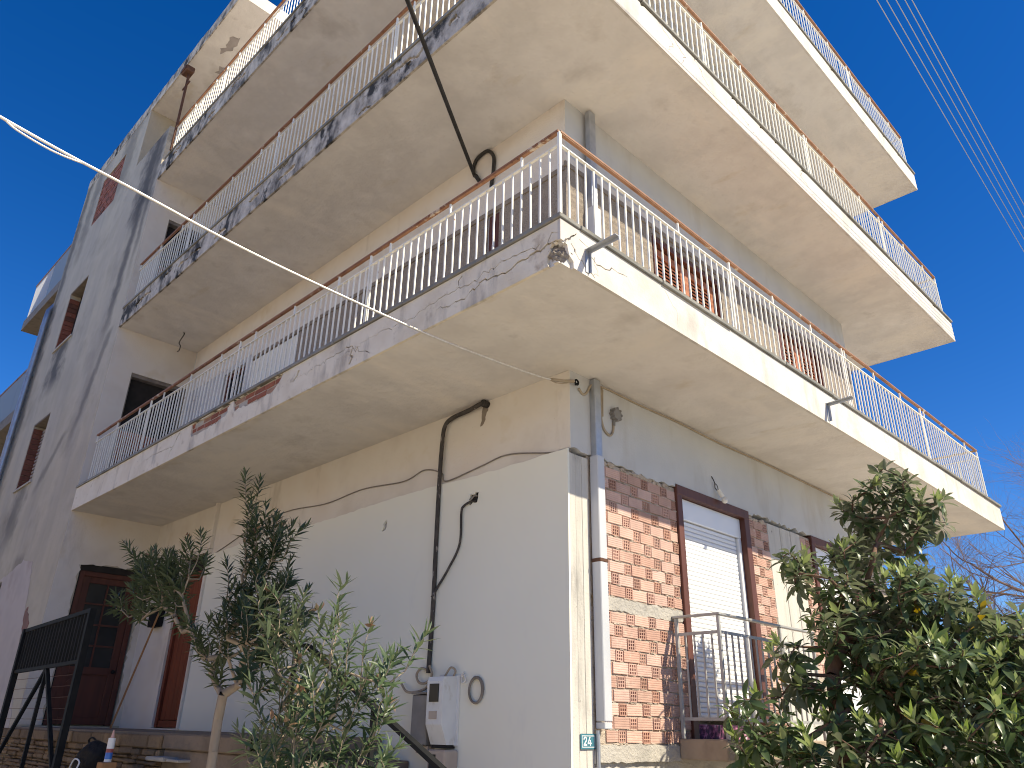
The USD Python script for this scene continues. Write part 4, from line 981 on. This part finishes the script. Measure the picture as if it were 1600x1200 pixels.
m = trimesh.creation.cylinder(.055, .05, sections=16); m.apply_transform(trimesh.transformations.rotation_matrix(math.pi / 2, (0, 1, 0))); m.apply_translation((.04, .60, 4.20))
obj('case', m, 'meter_grey', jb)
kn = []
for a in range(8):
    q = trimesh.creation.cylinder(.012, .055, sections=8); q.apply_transform(trimesh.transformations.rotation_matrix(math.pi / 2, (0, 1, 0)))
    q.apply_translation((.042, .60 + .056 * math.cos(a * math.pi / 4), 4.20 + .056 * math.sin(a * math.pi / 4))); kn.append(q)
obj('rim_knobs', cat(kn), 'meter_grey', jb)
obj('gland', tube([(.03, .585, 4.15), (.028, .58, 4.09)], .014, 8), 'meter_grey', jb)
sn = thing('house_number', 'small blue enamel house number plate reading 24 low on the corner column', 'sign')
sv = lambda P, t, c: ext(P, t, 'x', c)
obj('plate', sv(rect(.080, .240, 1.480, 1.570).buffer(.006), .006, .003), 'sign_blue', sn)
obj('border', sv(rect(.086, .234, 1.486, 1.564).difference(rect(.090, .230, 1.490, 1.560)), .0012, .009), 'sign_white', sn)
t24 = meshkit.text_mesh('24', .056, .0014, bold=True)
v = t24.vertices
w24 = v[:, 0].max() - v[:, 0].min()
kx = .088 / w24
obj('digits', trimesh.Trimesh(np.column_stack([v[:, 2] + .009, 0.104 + (v[:, 0] - v[:, 0].min()) * kx, 1.497 + v[:, 1] - v[:, 1].min()]), t24.faces, process=False), 'sign_white', sn)
lb = thing('bulb_holder', 'bare lamp holder with hanging wires above the brown shutter frame', 'lamp')
obj('wires', cat([tube(spline([(.018, 2.20, 4.0), (.04, 2.21, 3.93), (.03, 2.23, 3.88), (.06, 2.25, 3.83)]), .005, 6), tube(spline([(.018, 2.25, 3.94), (.05, 2.24, 3.90), (.05, 2.25, 3.85)]), .004, 6)]), 'cable_black', lb)
obj('holder', tube([(.055, 2.245, 3.86), (.075, 2.285, 3.79)], [.02, .024], 10), 'porcelain', lb)
m = trimesh.creation.icosphere(2, .032); m.apply_translation((.085, 2.30, 3.755)); obj('bulb', m, 'porcelain', lb, smooth=True)
# cloth behind the lower edge of the shutter
n = 40
yy = np.linspace(1.64, 2.72, n)
xx = -.11 + .012 * np.sin(yy * 34) + .006 * np.sin(yy * 71)
cv = np.vstack([np.column_stack([xx, yy, np.full(n, 1.535)]), np.column_stack([xx * .8, yy, np.full(n, 1.665)]), np.column_stack([xx - .004, yy, np.full(n, 1.535)]), np.column_stack([xx * .8 - .004, yy, np.full(n, 1.665)])])
cf = [f for i in range(n - 1) for f in ((i, i + 1, n + i + 1), (i, n + i + 1, n + i), (2 * n + i + 1, 2 * n + i, 3 * n + i + 1), (3 * n + i, 3 * n + i + 1, 2 * n + i))]
obj('printed_cloth', trimesh.Trimesh(cv, cf, process=False), 'cloth_print', cat='cloth', label='pink and purple printed cloth showing under the white roller shutter', smooth=True)
for y, lab in ((-1.06, 'bent steel angle bracket on the cracked corner of the first balcony'), (2.70, 'bent steel angle bracket midway along the sunlit first balcony edge')):
    br = thing('steel_bracket', lab, 'bracket')
    obj('leg', cat([bbox(OX + .001, OX + .006, y - .02, y + .02, 4.47, 4.66, .001), bbox(OX + .006, OX + .028, y + .016, y + .02, 4.47, 4.66, .001)]), 'galvanised', br)
    obj('arm', cat([bar((OX + .002, y, 4.652), (OX + .26, y + .01, 4.665), .04, .005), bar((OX + .006, y + .02, 4.645), (OX + .26, y + .03, 4.655), .005, .03)]), 'galvanised', br)

# eye and overhead cables
an = thing('cable_anchor', 'dark iron eye hook holding the overhead cable beside the building corner', 'hook')
m = trimesh.creation.torus(.022, .008); m.apply_transform(trimesh.transformations.rotation_matrix(math.pi / 2, (0, 1, 0))); m.apply_translation((.05, .05, 4.335)); obj('eye', m, 'iron_black', an, smooth=True)
obj('shank', tube([(-.01, .075, 4.33), (.05, .07, 4.333)], .009, 8), 'iron_black', an)
cable = spline([(.05, .02, 4.335), (.01, -.29, 4.27), (0, -1.0, 4.222), (0, -1.73, 4.20), (0, -2.9, 4.225), (0, -3.69, 4.295), (0, -4.33, 4.36), (0, -6, 4.60), (.1, -10, 5.4), (.3, -16, 6.8)], 22)
oc = thing('overhead_cable', 'pale overhead service cable stretched from the corner hook across the upper left', 'cable')
obj('cable', tube(cable, .0085, 8), 'cable_metal', oc, smooth=True)
ln = lambda t: np.array([np.interp(t, np.linspace(0, 1, len(cable)), cable[:, i]) for i in range(3)])
for t0, t1, sgn in ((.012, .10, 1), (.60, .665, -1)):
    a, b = ln(t0), ln(t1)
    side_ = np.array([0, 0, -1.0]) * .030
    obj('wire_grip', tube(spline([a, a * .7 + b * .3 + side_ * .8, a * .45 + b * .55 + side_, a * .15 + b * .85 + side_ * .7, b]), .0055, 6), 'cable_metal' if sgn < 0 else 'cable_tan', oc, smooth=True)
obj('binding', tube([ln(.002), ln(.05), ln(.10)], .014, 8), 'cable_tan', oc)
bl = thing('black_cable', 'thick black cable dropping from above to the first-floor wall with a loop behind the railing', 'cable')
p0, p1 = np.array([-1.33, -.03, 7.31]), np.array([0.0, -2.0, 7.24])
far = p0 + (p1 - p0) * 9; far[2] = 7.9
obj('cable', tube(sag(p0 + (0, 0, -.02), far, .42, 60), .021, 8), 'cable_black', bl, smooth=True)
obj('loop', tube(spline([(-1.33, -.04, 7.30), (-1.36, -.03, 7.42), (-1.30, -.03, 7.52), (-1.14, -.03, 7.535), (-1.03, -.03, 7.40), (-1.02, -.03, 7.22), (-1.04, -.03, 7.06), (-1.06, -.02, 6.98)]), .021, 8), 'cable_black', bl, smooth=True)
obj('end_cap', tube([(-1.30, -.04, 7.27), (-1.22, -.02, 7.12)], .026, 8), 'cable_black', bl)
PWR = [(2.475, 2.405, 2.334, 7.278), (2.55, 2.478, 2.417, 7.357), (2.625, 2.551, 2.486, 7.423), (2.695, 2.619, 2.555, 7.489), (2.75, 2.672, 2.632, 7.52)]
for k, (xa, ya, xb, yb) in enumerate(PWR):
    lab = ('leftmost', 'second from the left', 'middle one', 'second from the right', 'rightmost')[k] + ' of the five thin power lines in the blue sky'
    a, b = np.array([xa, ya, 9.0]), np.array([xb, yb, 9.0])
    d_ = (b - a) / np.linalg.norm(b - a)
    obj('power_line', tube([a - 40 * d_, a, b, b + 60 * d_], .0046, 5), 'wire_alu', cat='power line', label=lab, group='power lines in the upper right sky', smooth=True)
hk = wire('soffit_hook_wire', [(-8.05, -.5, 7.545), (-8.0, -.5, 7.50), (-8.15, -.5, 7.40), (-8.12, -.48, 7.33), (-8.2, -.46, 7.28), (-8.3, -.45, 7.30)], .008, 'cable_black', 'short dark bent wire hanging from the middle balcony soffit', 'wire')
fl = thing('lamp_post', 'rusty iron post with a small floodlight on the top-floor balcony at left', 'lamp')
obj('post', tube([(-8.17, OY - .02, 10.96), (-8.19, OY - .02, 11.7), (-8.25, OY - .02, 12.90)], .024, 8), 'rust_iron', fl)
obj('cross_arm', bar((-8.40, OY - .02, 12.55), (-8.08, OY - .02, 12.55), .025, .025), 'rust_iron', fl)
obj('lamp_head', cat([bbox(-8.38, -8.13, OY - .12, OY + .04, 12.84, 12.96, .015), box(-8.35, -8.16, OY - .135, OY - .12, 12.86, 12.945)]), 'rust_iron', fl)
dp = thing('downpipe', 'grey metal downpipe on the far left corner of the wing', 'downpipe')
obj('pipe', tube([(WX + .09, OY - .072, 0), (WX + .09, OY - .072, 9.7), (WX + .07, OY - .06, 9.95), (WX - .12, OY + .1, 10.3), (WX - .12, OY + .12, 10.6)], .062, 12), 'galvanised', dp, smooth=True)
for z in (3.0, 5.6, 6.9, 8.3, 9.5):
    obj('collar', tube([(WX + .09, OY - .072, z), (WX + .09, OY - .072, z + .06)], .07, 12), 'galvanised', dp)

# ------------------------------------------------------------------ plants
def grow(points, trunk, r_tip, expo=.45, rmax=.06, seed=0):
    """Joins the points to the trunk polyline by a branching skeleton; returns the branch mesh and each point's direction."""
    nodes = [np.array(p, float) for p in trunk]
    parent = [-1] + list(range(len(trunk) - 1))
    top = nodes[-1]
    order = np.argsort(np.linalg.norm(points - top, axis=1))
    rgx = np.random.default_rng(seed)
    tips = []
    for i in order:
        p = points[i]
        N = np.array(nodes)
        d = np.linalg.norm(N - p, axis=1)
        cost = d + 0.25 * np.maximum(0, N[:, 2] - p[2] + .05) + .35 * np.linalg.norm(N - top, axis=1) * .5
        cost[: max(0, len(trunk) - 2)] += 1.0
        j = int(np.argmin(cost))
        a = nodes[j]
        n = max(1, int(d[j] / .16))
        last = j
        for k in range(1, n + 1):
            t = k / n
            q = a + (p - a) * t + np.array([0, 0, -.06 * d[j] * math.sin(math.pi * t)]) + (rgx.normal(0, .012, 3) if k < n else 0)
            nodes.append(q); parent.append(last); last = len(nodes) - 1
        tips.append((i, last))
    N = np.array(nodes)
    load = np.zeros(len(N))
    for _, k in tips:
        while k >= 0:
            load[k] += 1; k = parent[k]
    rad = np.minimum(rmax, r_tip * np.maximum(1, load) ** expo)
    ms = []
    for k in range(1, len(N)):
        pa = parent[k]
        ms.append(tube([N[pa], N[k]], [min(rad[pa], rad[k] * 1.35), rad[k]], 6 if rad[k] > .01 else 4, caps=False))
    dirs = np.zeros_like(points)
    for i, k in tips:
        d = N[k] - N[parent[k]]
        dirs[i] = d / (np.linalg.norm(d) + 1e-9)
    return cat(ms), dirs


def leaves(base, dirv, up, length, width, droop, fold=.25, nseg=4, belly=.55):
    """Vectorised curved leaves: arrays of bases, unit directions, unit normals; returns (vertices (n, k, 3), faces (k2, 3)). Each leaf folds along its rib."""
    n = len(base)
    side = np.cross(dirv, up); side /= np.linalg.norm(side, axis=1, keepdims=True) + 1e-9
    nor = np.cross(side, dirv)
    vs = []
    for s in range(nseg + 1):
        t = s / nseg
        w = (math.sin(math.pi * min(1, t ** belly * .98 + .01)) ** .8 if 0 < s < nseg else (.10 if s == 0 else .02))
        c = base + dirv * (length * t)[:, None] - nor * (droop * length * t * t)[:, None]
        hw = (width * .5 * w)[:, None]
        lift = nor * (hw * fold)
        vs += [c - side * hw + lift, c, c + side * hw + lift]
    v = np.stack(vs, 1)
    f = []
    for s in range(nseg):
        a = 3 * s
        for k in (0, 1):
            f += [(a + k, a + k + 1, a + k + 4), (a + k, a + k + 4, a + k + 3)]
    return v, np.array(f)


def join(v, f):
    n, k, _ = v.shape
    return v.reshape(-1, 3), (f[None] + (np.arange(n) * k)[:, None, None]).reshape(-1, 3)


def unit(a):
    return a / (np.linalg.norm(a, axis=-1, keepdims=True) + 1e-12)


def rosettes(pts, dirs, nleaf, L, W, rgx, spread=(35, 100), droop=(.1, .5), back=.06, along=0.0):
    """Leaves set round each shoot tip."""
    b, d, u, le, wi, dr = [], [], [], [], [], []
    for p, ax in zip(pts, dirs):
        ax = unit(ax)
        a = unit(np.cross(ax, [.3, .2, .9])); c = np.cross(ax, a)
        n = int(rgx.integers(*nleaf))
        for k in range(n):
            ph = k * 2.39996 + rgx.uniform(-.3, .3)
            el = math.radians(spread[0] + (spread[1] - spread[0]) * (k + .5) / n + rgx.normal(0, 8))
            q = math.cos(ph) * a + math.sin(ph) * c
            dv = ax * math.cos(el) + q * math.sin(el)
            b.append(p - ax * (back + along) * (k / n) + q * .006); d.append(unit(dv)); u.append(unit(ax * math.sin(el) - q * math.cos(el) + rgx.normal(0, .12, 3)))
            s = rgx.uniform(.7, 1.12) * (.55 + .45 * min(1, (k + 1) / (n * .45)))
            le.append(L * s); wi.append(W * s * rgx.uniform(.85, 1.15)); dr.append(rgx.uniform(*droop))
    return [np.array(x) for x in (b, d, u, le, wi, dr)]


def spread_points(blobs, n, mind, rgx, shell=.45):
    """Points in a union of ellipsoids, kept apart and denser near the surface."""
    out = []
    wts = np.array([b[1][0] * b[1][1] * b[1][2] for b in blobs]) ** .75
    wts /= wts.sum()
    tries = 0
    while len(out) < n and tries < 60000:
        tries += 1
        c, r = blobs[int(rgx.choice(len(blobs), p=wts))]
        d = unit(rgx.normal(size=3)) * (shell + (1 - shell) * rgx.random() ** .5)
        p = np.array(c) + d * np.array(r)
        if out and np.min(np.linalg.norm(np.array(out) - p, axis=1)) < mind:
            continue
        out.append(p)
    return np.array(out)


def foliage(plant, parts, limit):
    """parts: list of (v, f, material, part name). The leaves that show largest become parts, the rest stays one crown per material."""
    crown = {}
    cand = []
    for gi, (v, f, mtl, nm) in enumerate(parts):
        c = v.mean(1) - CAM
        dep = c @ fw
        px, py = (c @ RT) / dep * FPX, (c @ UP) / dep * FPX
        size = np.linalg.norm(v[:, -2] - v[:, 1], axis=1) / dep
        ok = (np.abs(px) < 790) & (np.abs(py) < 590)
        score = np.where(ok, 1 / dep + .02 * size, -1)
        for i in range(len(v)):
            cand.append((score[i], gi, i))
    cand.sort(reverse=True)
    chosen = {}
    for s, gi, i in cand[:limit]:
        chosen.setdefault(gi, []).append(i)
    parent = None
    for gi, (v, f, mtl, nm) in enumerate(parts):
        keep = np.ones(len(v), bool)
        keep[chosen.get(gi, [])] = False
        if keep.any():
            m = obj('crown' if nm == 'leaf' else nm + '_mass', join(v[keep], f), mtl, plant, smooth=True, kind='stuff')
            parent = parent or m
        for i in chosen.get(gi, []):
            obj(nm, (v[i], f), mtl, plant, smooth=True)


# loquat
rgl = np.random.default_rng(101)
lq = thing('loquat_tree', 'bushy loquat tree with long dark leaves and pale new shoots before the right wall', 'tree')
BL = [((1.52, 2.58, 3.66), (.17, .22, .26)), ((1.26, 2.48, 3.58), (.11, .16, .18)), ((1.80, 2.66, 3.40), (.22, .24, .24)), ((1.50, 2.56, 3.24), (.36, .30, .26)), ((1.16, 2.40, 3.12), (.12, .2, .14)),
      ((.98, 1.82, 2.92), (.16, .22, .17)), ((1.26, 1.90, 2.80), (.2, .24, .16)), ((1.46, 2.0, 2.62), (.30, .32, .24)), ((1.80, 2.1, 2.60), (.28, .3, .28)), ((2.22, 2.08, 2.48), (.20, .26, .18)), ((2.36, 2.10, 2.22), (.24, .3, .26)), ((2.02, 2.0, 2.30), (.34, .36, .32)),
      ((1.08, 1.27, 2.12), (.15, .22, .14)), ((1.72, 1.50, 2.06), (.34, .34, .28)), ((1.40, 1.40, 2.34), (.2, .22, .18)), ((2.1, 1.5, 1.96), (.42, .4, .36)), ((.94, .80, 1.66), (.2, .22, .20)), ((1.14, .86, 1.50), (.3, .28, .20)), ((1.5, 1.0, 1.46), (.42, .34, .26)),
      ((1.95, 1.12, 1.52), (.42, .38, .30)), ((2.36, 1.3, 1.56), (.36, .38, .34)), ((1.8, 1.1, 1.0), (.8, .6, .4)), ((2.0, 2.2, 1.9), (.6, .5, .5))]
BL += [((1.18, 1.86, 2.50), (.18, .22, .2)), ((1.55, 1.75, 2.35), (.28, .28, .22)), ((1.12, 1.3, 1.84), (.18, .2, .14)), ((1.95, 1.8, 2.62), (.22, .25, .18)), ((1.3, 2.2, 2.95), (.2, .22, .2)), ((1.5, 1.45, 1.85), (.3, .3, .22))]
BL += [((1.34, 2.5, 3.40), (.16, .2, .14)), ((1.7, 2.62, 3.62), (.14, .18, .14))]
BL += [((2.55, 1.75, 2.05), (.25, .3, .3)), ((2.62, 1.5, 1.75), (.25, .3, .3))]
pts = spread_points(BL, 600, .094, rgl, .25)
bm, dirs = grow(pts, [(1.42, 1.40, 0), (1.40, 1.40, .6), (1.36, 1.38, 1.15), (1.34, 1.36, 1.65), (1.33, 1.42, 2.0), (1.38, 1.62, 2.3)], .0042, .42, .052, 3)
obj('trunk', bm, 'bark_brown', lq, smooth=True)
dirs = unit(dirs * .5 + np.array([0, 0, .9]) + rgl.normal(0, .25, dirs.shape))
b, d, u, le, wi, dr = rosettes(pts, dirs, (11, 16), .140, .052, rgl, (22, 128), (.15, .8), .09)
vA, fA = leaves(b, d, u, le, wi, dr, .26, 5, 1.25)
yp = rgl.random(len(pts)) < .36
yp |= (rgl.random(len(pts)) < .4) & (pts[:, 2] < 2.6) & (pts[:, 0] > 1.9)
b2, d2, u2, le2, wi2, dr2 = rosettes(pts[yp] + dirs[yp] * .03, dirs[yp], (5, 8), .125, .042, rgl, (6, 46), (-.1, .15), .02)
vB, fB = leaves(b2, d2, u2, le2, wi2, dr2, .35, 4, .7)
ysel = rgl.random(len(vA)) < .006
foliage(lq, [(vA[~ysel], fA, 'leaf_loquat', 'leaf'), (vA[ysel], fA, 'leaf_yellow', 'yellow_leaf'), (vB, fB, 'leaf_young', 'young_leaf')], 300)


# oleanders
def oleander(label, shoots, trunk, L, leafmat, bark, seed, dry, rtip=.004, rmax=.04, limit=300, group=None, nodes=None):
    rgo = np.random.default_rng(seed)
    pl = thing('oleander_shrub', label, 'shrub')
    tips = np.array([s[0] for s in shoots])
    bm, dirs = grow(tips, trunk, rtip, .45, rmax, seed)
    B_, D_, U_, LE, WI, DR = [], [], [], [], [], []
    extra = []
    dryv = []
    for (tip, ln, lean), dv in zip(shoots, dirs):
        ax = unit(np.array(lean, float) * .8 + dv * .5 + np.array([0, 0, .7]))
        top = np.array(tip) + ax * ln
        mid = (np.array(tip) + top) / 2 + rgo.normal(0, .02, 3)
        path = spline([tip, mid, top], 8)
        extra.append(tube(path, np.linspace(rtip * 1.1, rtip * .55, len(path)), 5, caps=False))
        whorls = max(4, int(ln / .023))
        for w in range(whorls):
            t = (w + .5) / whorls
            p = np.array([np.interp(t, np.linspace(0, 1, len(path)), path[:, i]) for i in range(3)])
            a = unit(np.cross(ax, [.3, .2, .5])); c = np.cross(ax, a)
            for k in range(3):
                if rgo.random() < .12:
                    continue
                ph = w * 1.05 + k * 2.094 + rgo.normal(0, .15)
                el = math.radians(72 - 52 * t ** 2 + rgo.normal(0, 9))
                q = math.cos(ph) * a + math.sin(ph) * c
                B_.append(p); D_.append(unit(ax * math.cos(el) + q * math.sin(el))); U_.append(unit(ax * math.sin(el) - q * math.cos(el) + rgo.normal(0, .1, 3)))
                s = L * rgo.uniform(.75, 1.12) * (1 - .45 * max(0, t - .7) / .3)
                LE.append(s); WI.append(s * rgo.uniform(.145, .20)); DR.append(rgo.uniform(-.05, .22))
        if rgo.random() < dry:
            for k in range(int(rgo.integers(3, 7))):
                dryv.append((top + rgo.normal(0, .012, 3), unit(ax + rgo.normal(0, .7, 3))))
    obj('trunk', cat([bm] + extra), bark, pl, smooth=True)
    v, f = leaves(*[np.array(x) for x in (B_, D_, U_, LE, WI, DR)], .35, 4, .75)
    parts = [(v, f, leafmat, 'leaf')]
    if dryv:
        bb, dd = np.array([x[0] for x in dryv]), np.array([x[1] for x in dryv])
        n = len(bb)
        v2, f2 = leaves(bb, dd, unit(rgo.normal(size=(n, 3))), rgo.uniform(.028, .048, n), rgo.uniform(.012, .022, n), rgo.uniform(-.4, .8, n), .9, 3, .9)
        parts.append((v2, f2, 'petal_dry', 'dry_flower'))
    foliage(pl, parts, limit)
    return pl


def shoot_set(blobs, n, mind, ln, rgx, cen):
    p = spread_points(blobs, n, mind, rgx, .1)
    return [(q - np.array([0, 0, ln * .4]), ln * rgx.uniform(.75, 1.2), unit((q - np.array(cen)) * (1, 1, .6))) for q in p]


ro = np.random.default_rng(55)
DK = [((-2.22, -1.62, 3.22), (.13, .10, .20)), ((-1.95, -1.62, 2.95), (.16, .12, .22)), ((-1.62, -1.60, 2.90), (.14, .10, .12)), ((-2.15, -1.62, 2.72), (.2, .12, .22)), ((-1.75, -1.62, 2.55), (.22, .12, .24)), ((-2.1, -1.62, 2.36), (.32, .14, .26)), ((-1.85, -1.62, 2.28), (.3, .14, .3)), ((-2.22, -1.62, 3.40), (.09, .08, .12)), ((-1.42, -1.62, 2.30), (.16, .12, .22)), ((-1.6, -1.62, 2.02), (.2, .12, .14)), ((-1.62, -1.64, 2.22), (.2, .12, .22)),
      ((-2.55, -1.62, 2.22), (.2, .14, .2)), ((-2.2, -1.62, 1.98), (.25, .12, .12)), ((-2.98, -1.68, 2.85), (.2, .14, .24)), ((-3.35, -1.72, 2.80), (.22, .16, .22)), ((-3.85, -1.72, 2.78), (.26, .16, .24)), ((-4.05, -1.72, 3.08), (.1, .1, .2)), ((-3.05, -1.7, 2.52), (.18, .14, .14)), ((-4.25, -1.75, 2.68), (.2, .14, .1))]
sh = shoot_set(DK, 138, .078, .28, ro, (-2.3, -1.62, 1.7))
oleander('tall shaded oleander with a forked pale trunk standing before the porch steps', sh, [(-2.22, -1.60, 0), (-2.23, -1.60, .8), (-2.23, -1.60, 1.40), (-2.24, -1.60, 1.62), (-2.20, -1.61, 1.80)], .125, 'leaf_oleander_deep', 'bark_tan', 12, .16, .0042, .05)
LT = [((.36, -2.58, 2.06), (.10, .12, .16)), ((.52, -2.60, 1.90), (.14, .12, .15)), ((.76, -2.58, 1.99), (.12, .12, .13)), ((1.0, -2.60, 1.84), (.16, .12, .10)), ((1.26, -2.60, 1.85), (.14, .10, .08)), ((.70, -2.62, 1.72), (.2, .16, .15)), ((1.0, -2.62, 1.64), (.22, .16, .12)), ((.50, -2.62, 1.60), (.16, .16, .16)), ((.80, -2.64, 1.44), (.30, .18, .12)), ((1.04, -2.6, 1.44), (.18, .16, .08)), ((.8, -2.6, 1.2), (.3, .25, .12))]
sh = shoot_set(LT, 98, .064, .21, ro, (.7, -2.6, 1.1))
oleander('sunlit oleander with pale stems and withered orange blossoms in front of the meters', sh, [(.72, -2.62, 0), (.72, -2.62, .5), (.70, -2.62, .9), (.66, -2.61, 1.15)], .098, 'leaf_oleander', 'bark_tan', 13, .20, .0024, .020)

# dense small-leaved shrub at the lower right
rgh = np.random.default_rng(66)
sbsh = thing('dense_shrub', 'dense dark small-leaved shrub filling the lower right corner behind the loquat', 'shrub')
BL = [((2.55, 3.1, 1.75), (.5, .6, .5)), ((2.9, 3.3, 1.5), (.7, .8, .6)), ((2.3, 2.9, 1.2), (.6, .6, .5)), ((3.2, 3.6, 1.9), (.5, .5, .5))]
ps = spread_points(BL, 700, .05, rgh, .5)
bm, dirs = grow(ps[:160], [(2.8, 3.3, 0), (2.8, 3.3, .5), (2.8, 3.3, .9)], .004, .42, .04, 5)
obj('stems', bm, 'bark_brown', sbsh)
n = len(ps) * 12
bb = np.repeat(ps, 12, 0) + rgh.normal(0, .05, (n, 3))
v, f = leaves(bb, unit(rgh.normal(size=(n, 3)) + (0, 0, .3)), unit(rgh.normal(size=(n, 3)) + (0, 0, .8)), rgh.uniform(.035, .06, n), rgh.uniform(.018, .028, n), rgh.uniform(0, .4, n), .2, 3, .8)
vv, ff = join(v, f)
obj('crown', (vv, ff), 'leaf_shrub', sbsh, smooth=True, kind='stuff')


# leafless tree behind the far end
def bare_tree(label, base, first, seed, depth=6, scale=1.0):
    rgt = np.random.default_rng(seed)
    pl = thing('bare_tree', label, 'tree')
    trunk, twigs = [], []

    def branch(p, d, L, r, k):
        n = max(3, int(L / .25))
        pts = [p]
        for i in range(n):
            d = unit(d + rgt.normal(0, .10, 3) + np.array([0, 0, .03]))
            pts.append(pts[-1] + d * L / n)
        rr = np.linspace(r, r * .62, len(pts))
        (trunk if k <= 1 else twigs).append(tube(pts, rr, 8 if k < 2 else (5 if k < 4 else 3), caps=False))
        if k == depth:
            return
        for i in range(int(rgt.integers(3, 6))):
            t = rgt.uniform(.3, 1.0) if i else 1.0
            j = min(len(pts) - 1, int(t * (len(pts) - 1)))
            q = unit(rgt.normal(size=3))
            nd = unit(d * rgt.uniform(.5, 1.0) + q * rgt.uniform(.5, .8) + np.array([0, 0, .05]))
            branch(pts[j], nd, L * rgt.uniform(.55, .80), rr[j] * rgt.uniform(.50, .72), k + 1)

    trunk.append(tube([base, base + np.array([0, 0, first * .5]), base + np.array([.05, 0, first])], [.16 * scale, .14 * scale, .12 * scale], 10, caps=False))
    for a in range(9):
        th_ = a * .70 + .4
        branch(base + np.array([.05, 0, first]), unit(np.array([math.cos(th_), math.sin(th_), (.30 if a % 2 else .65) + .2 * rgt.random()])), 2.1 * scale, .062 * scale, 1)
    obj('trunk', cat(trunk), 'bark_bare', pl, smooth=True)
    obj('crown', cat(twigs), 'bark_bare', pl, kind='stuff')


bare_tree('leafless tree with fine brownish twigs behind the far right end of the balconies', np.array([2.0, 12.4, 0]), 2.3, 8, 6, 1.08)

print('bricks', NB, 'balusters', len(balusters))
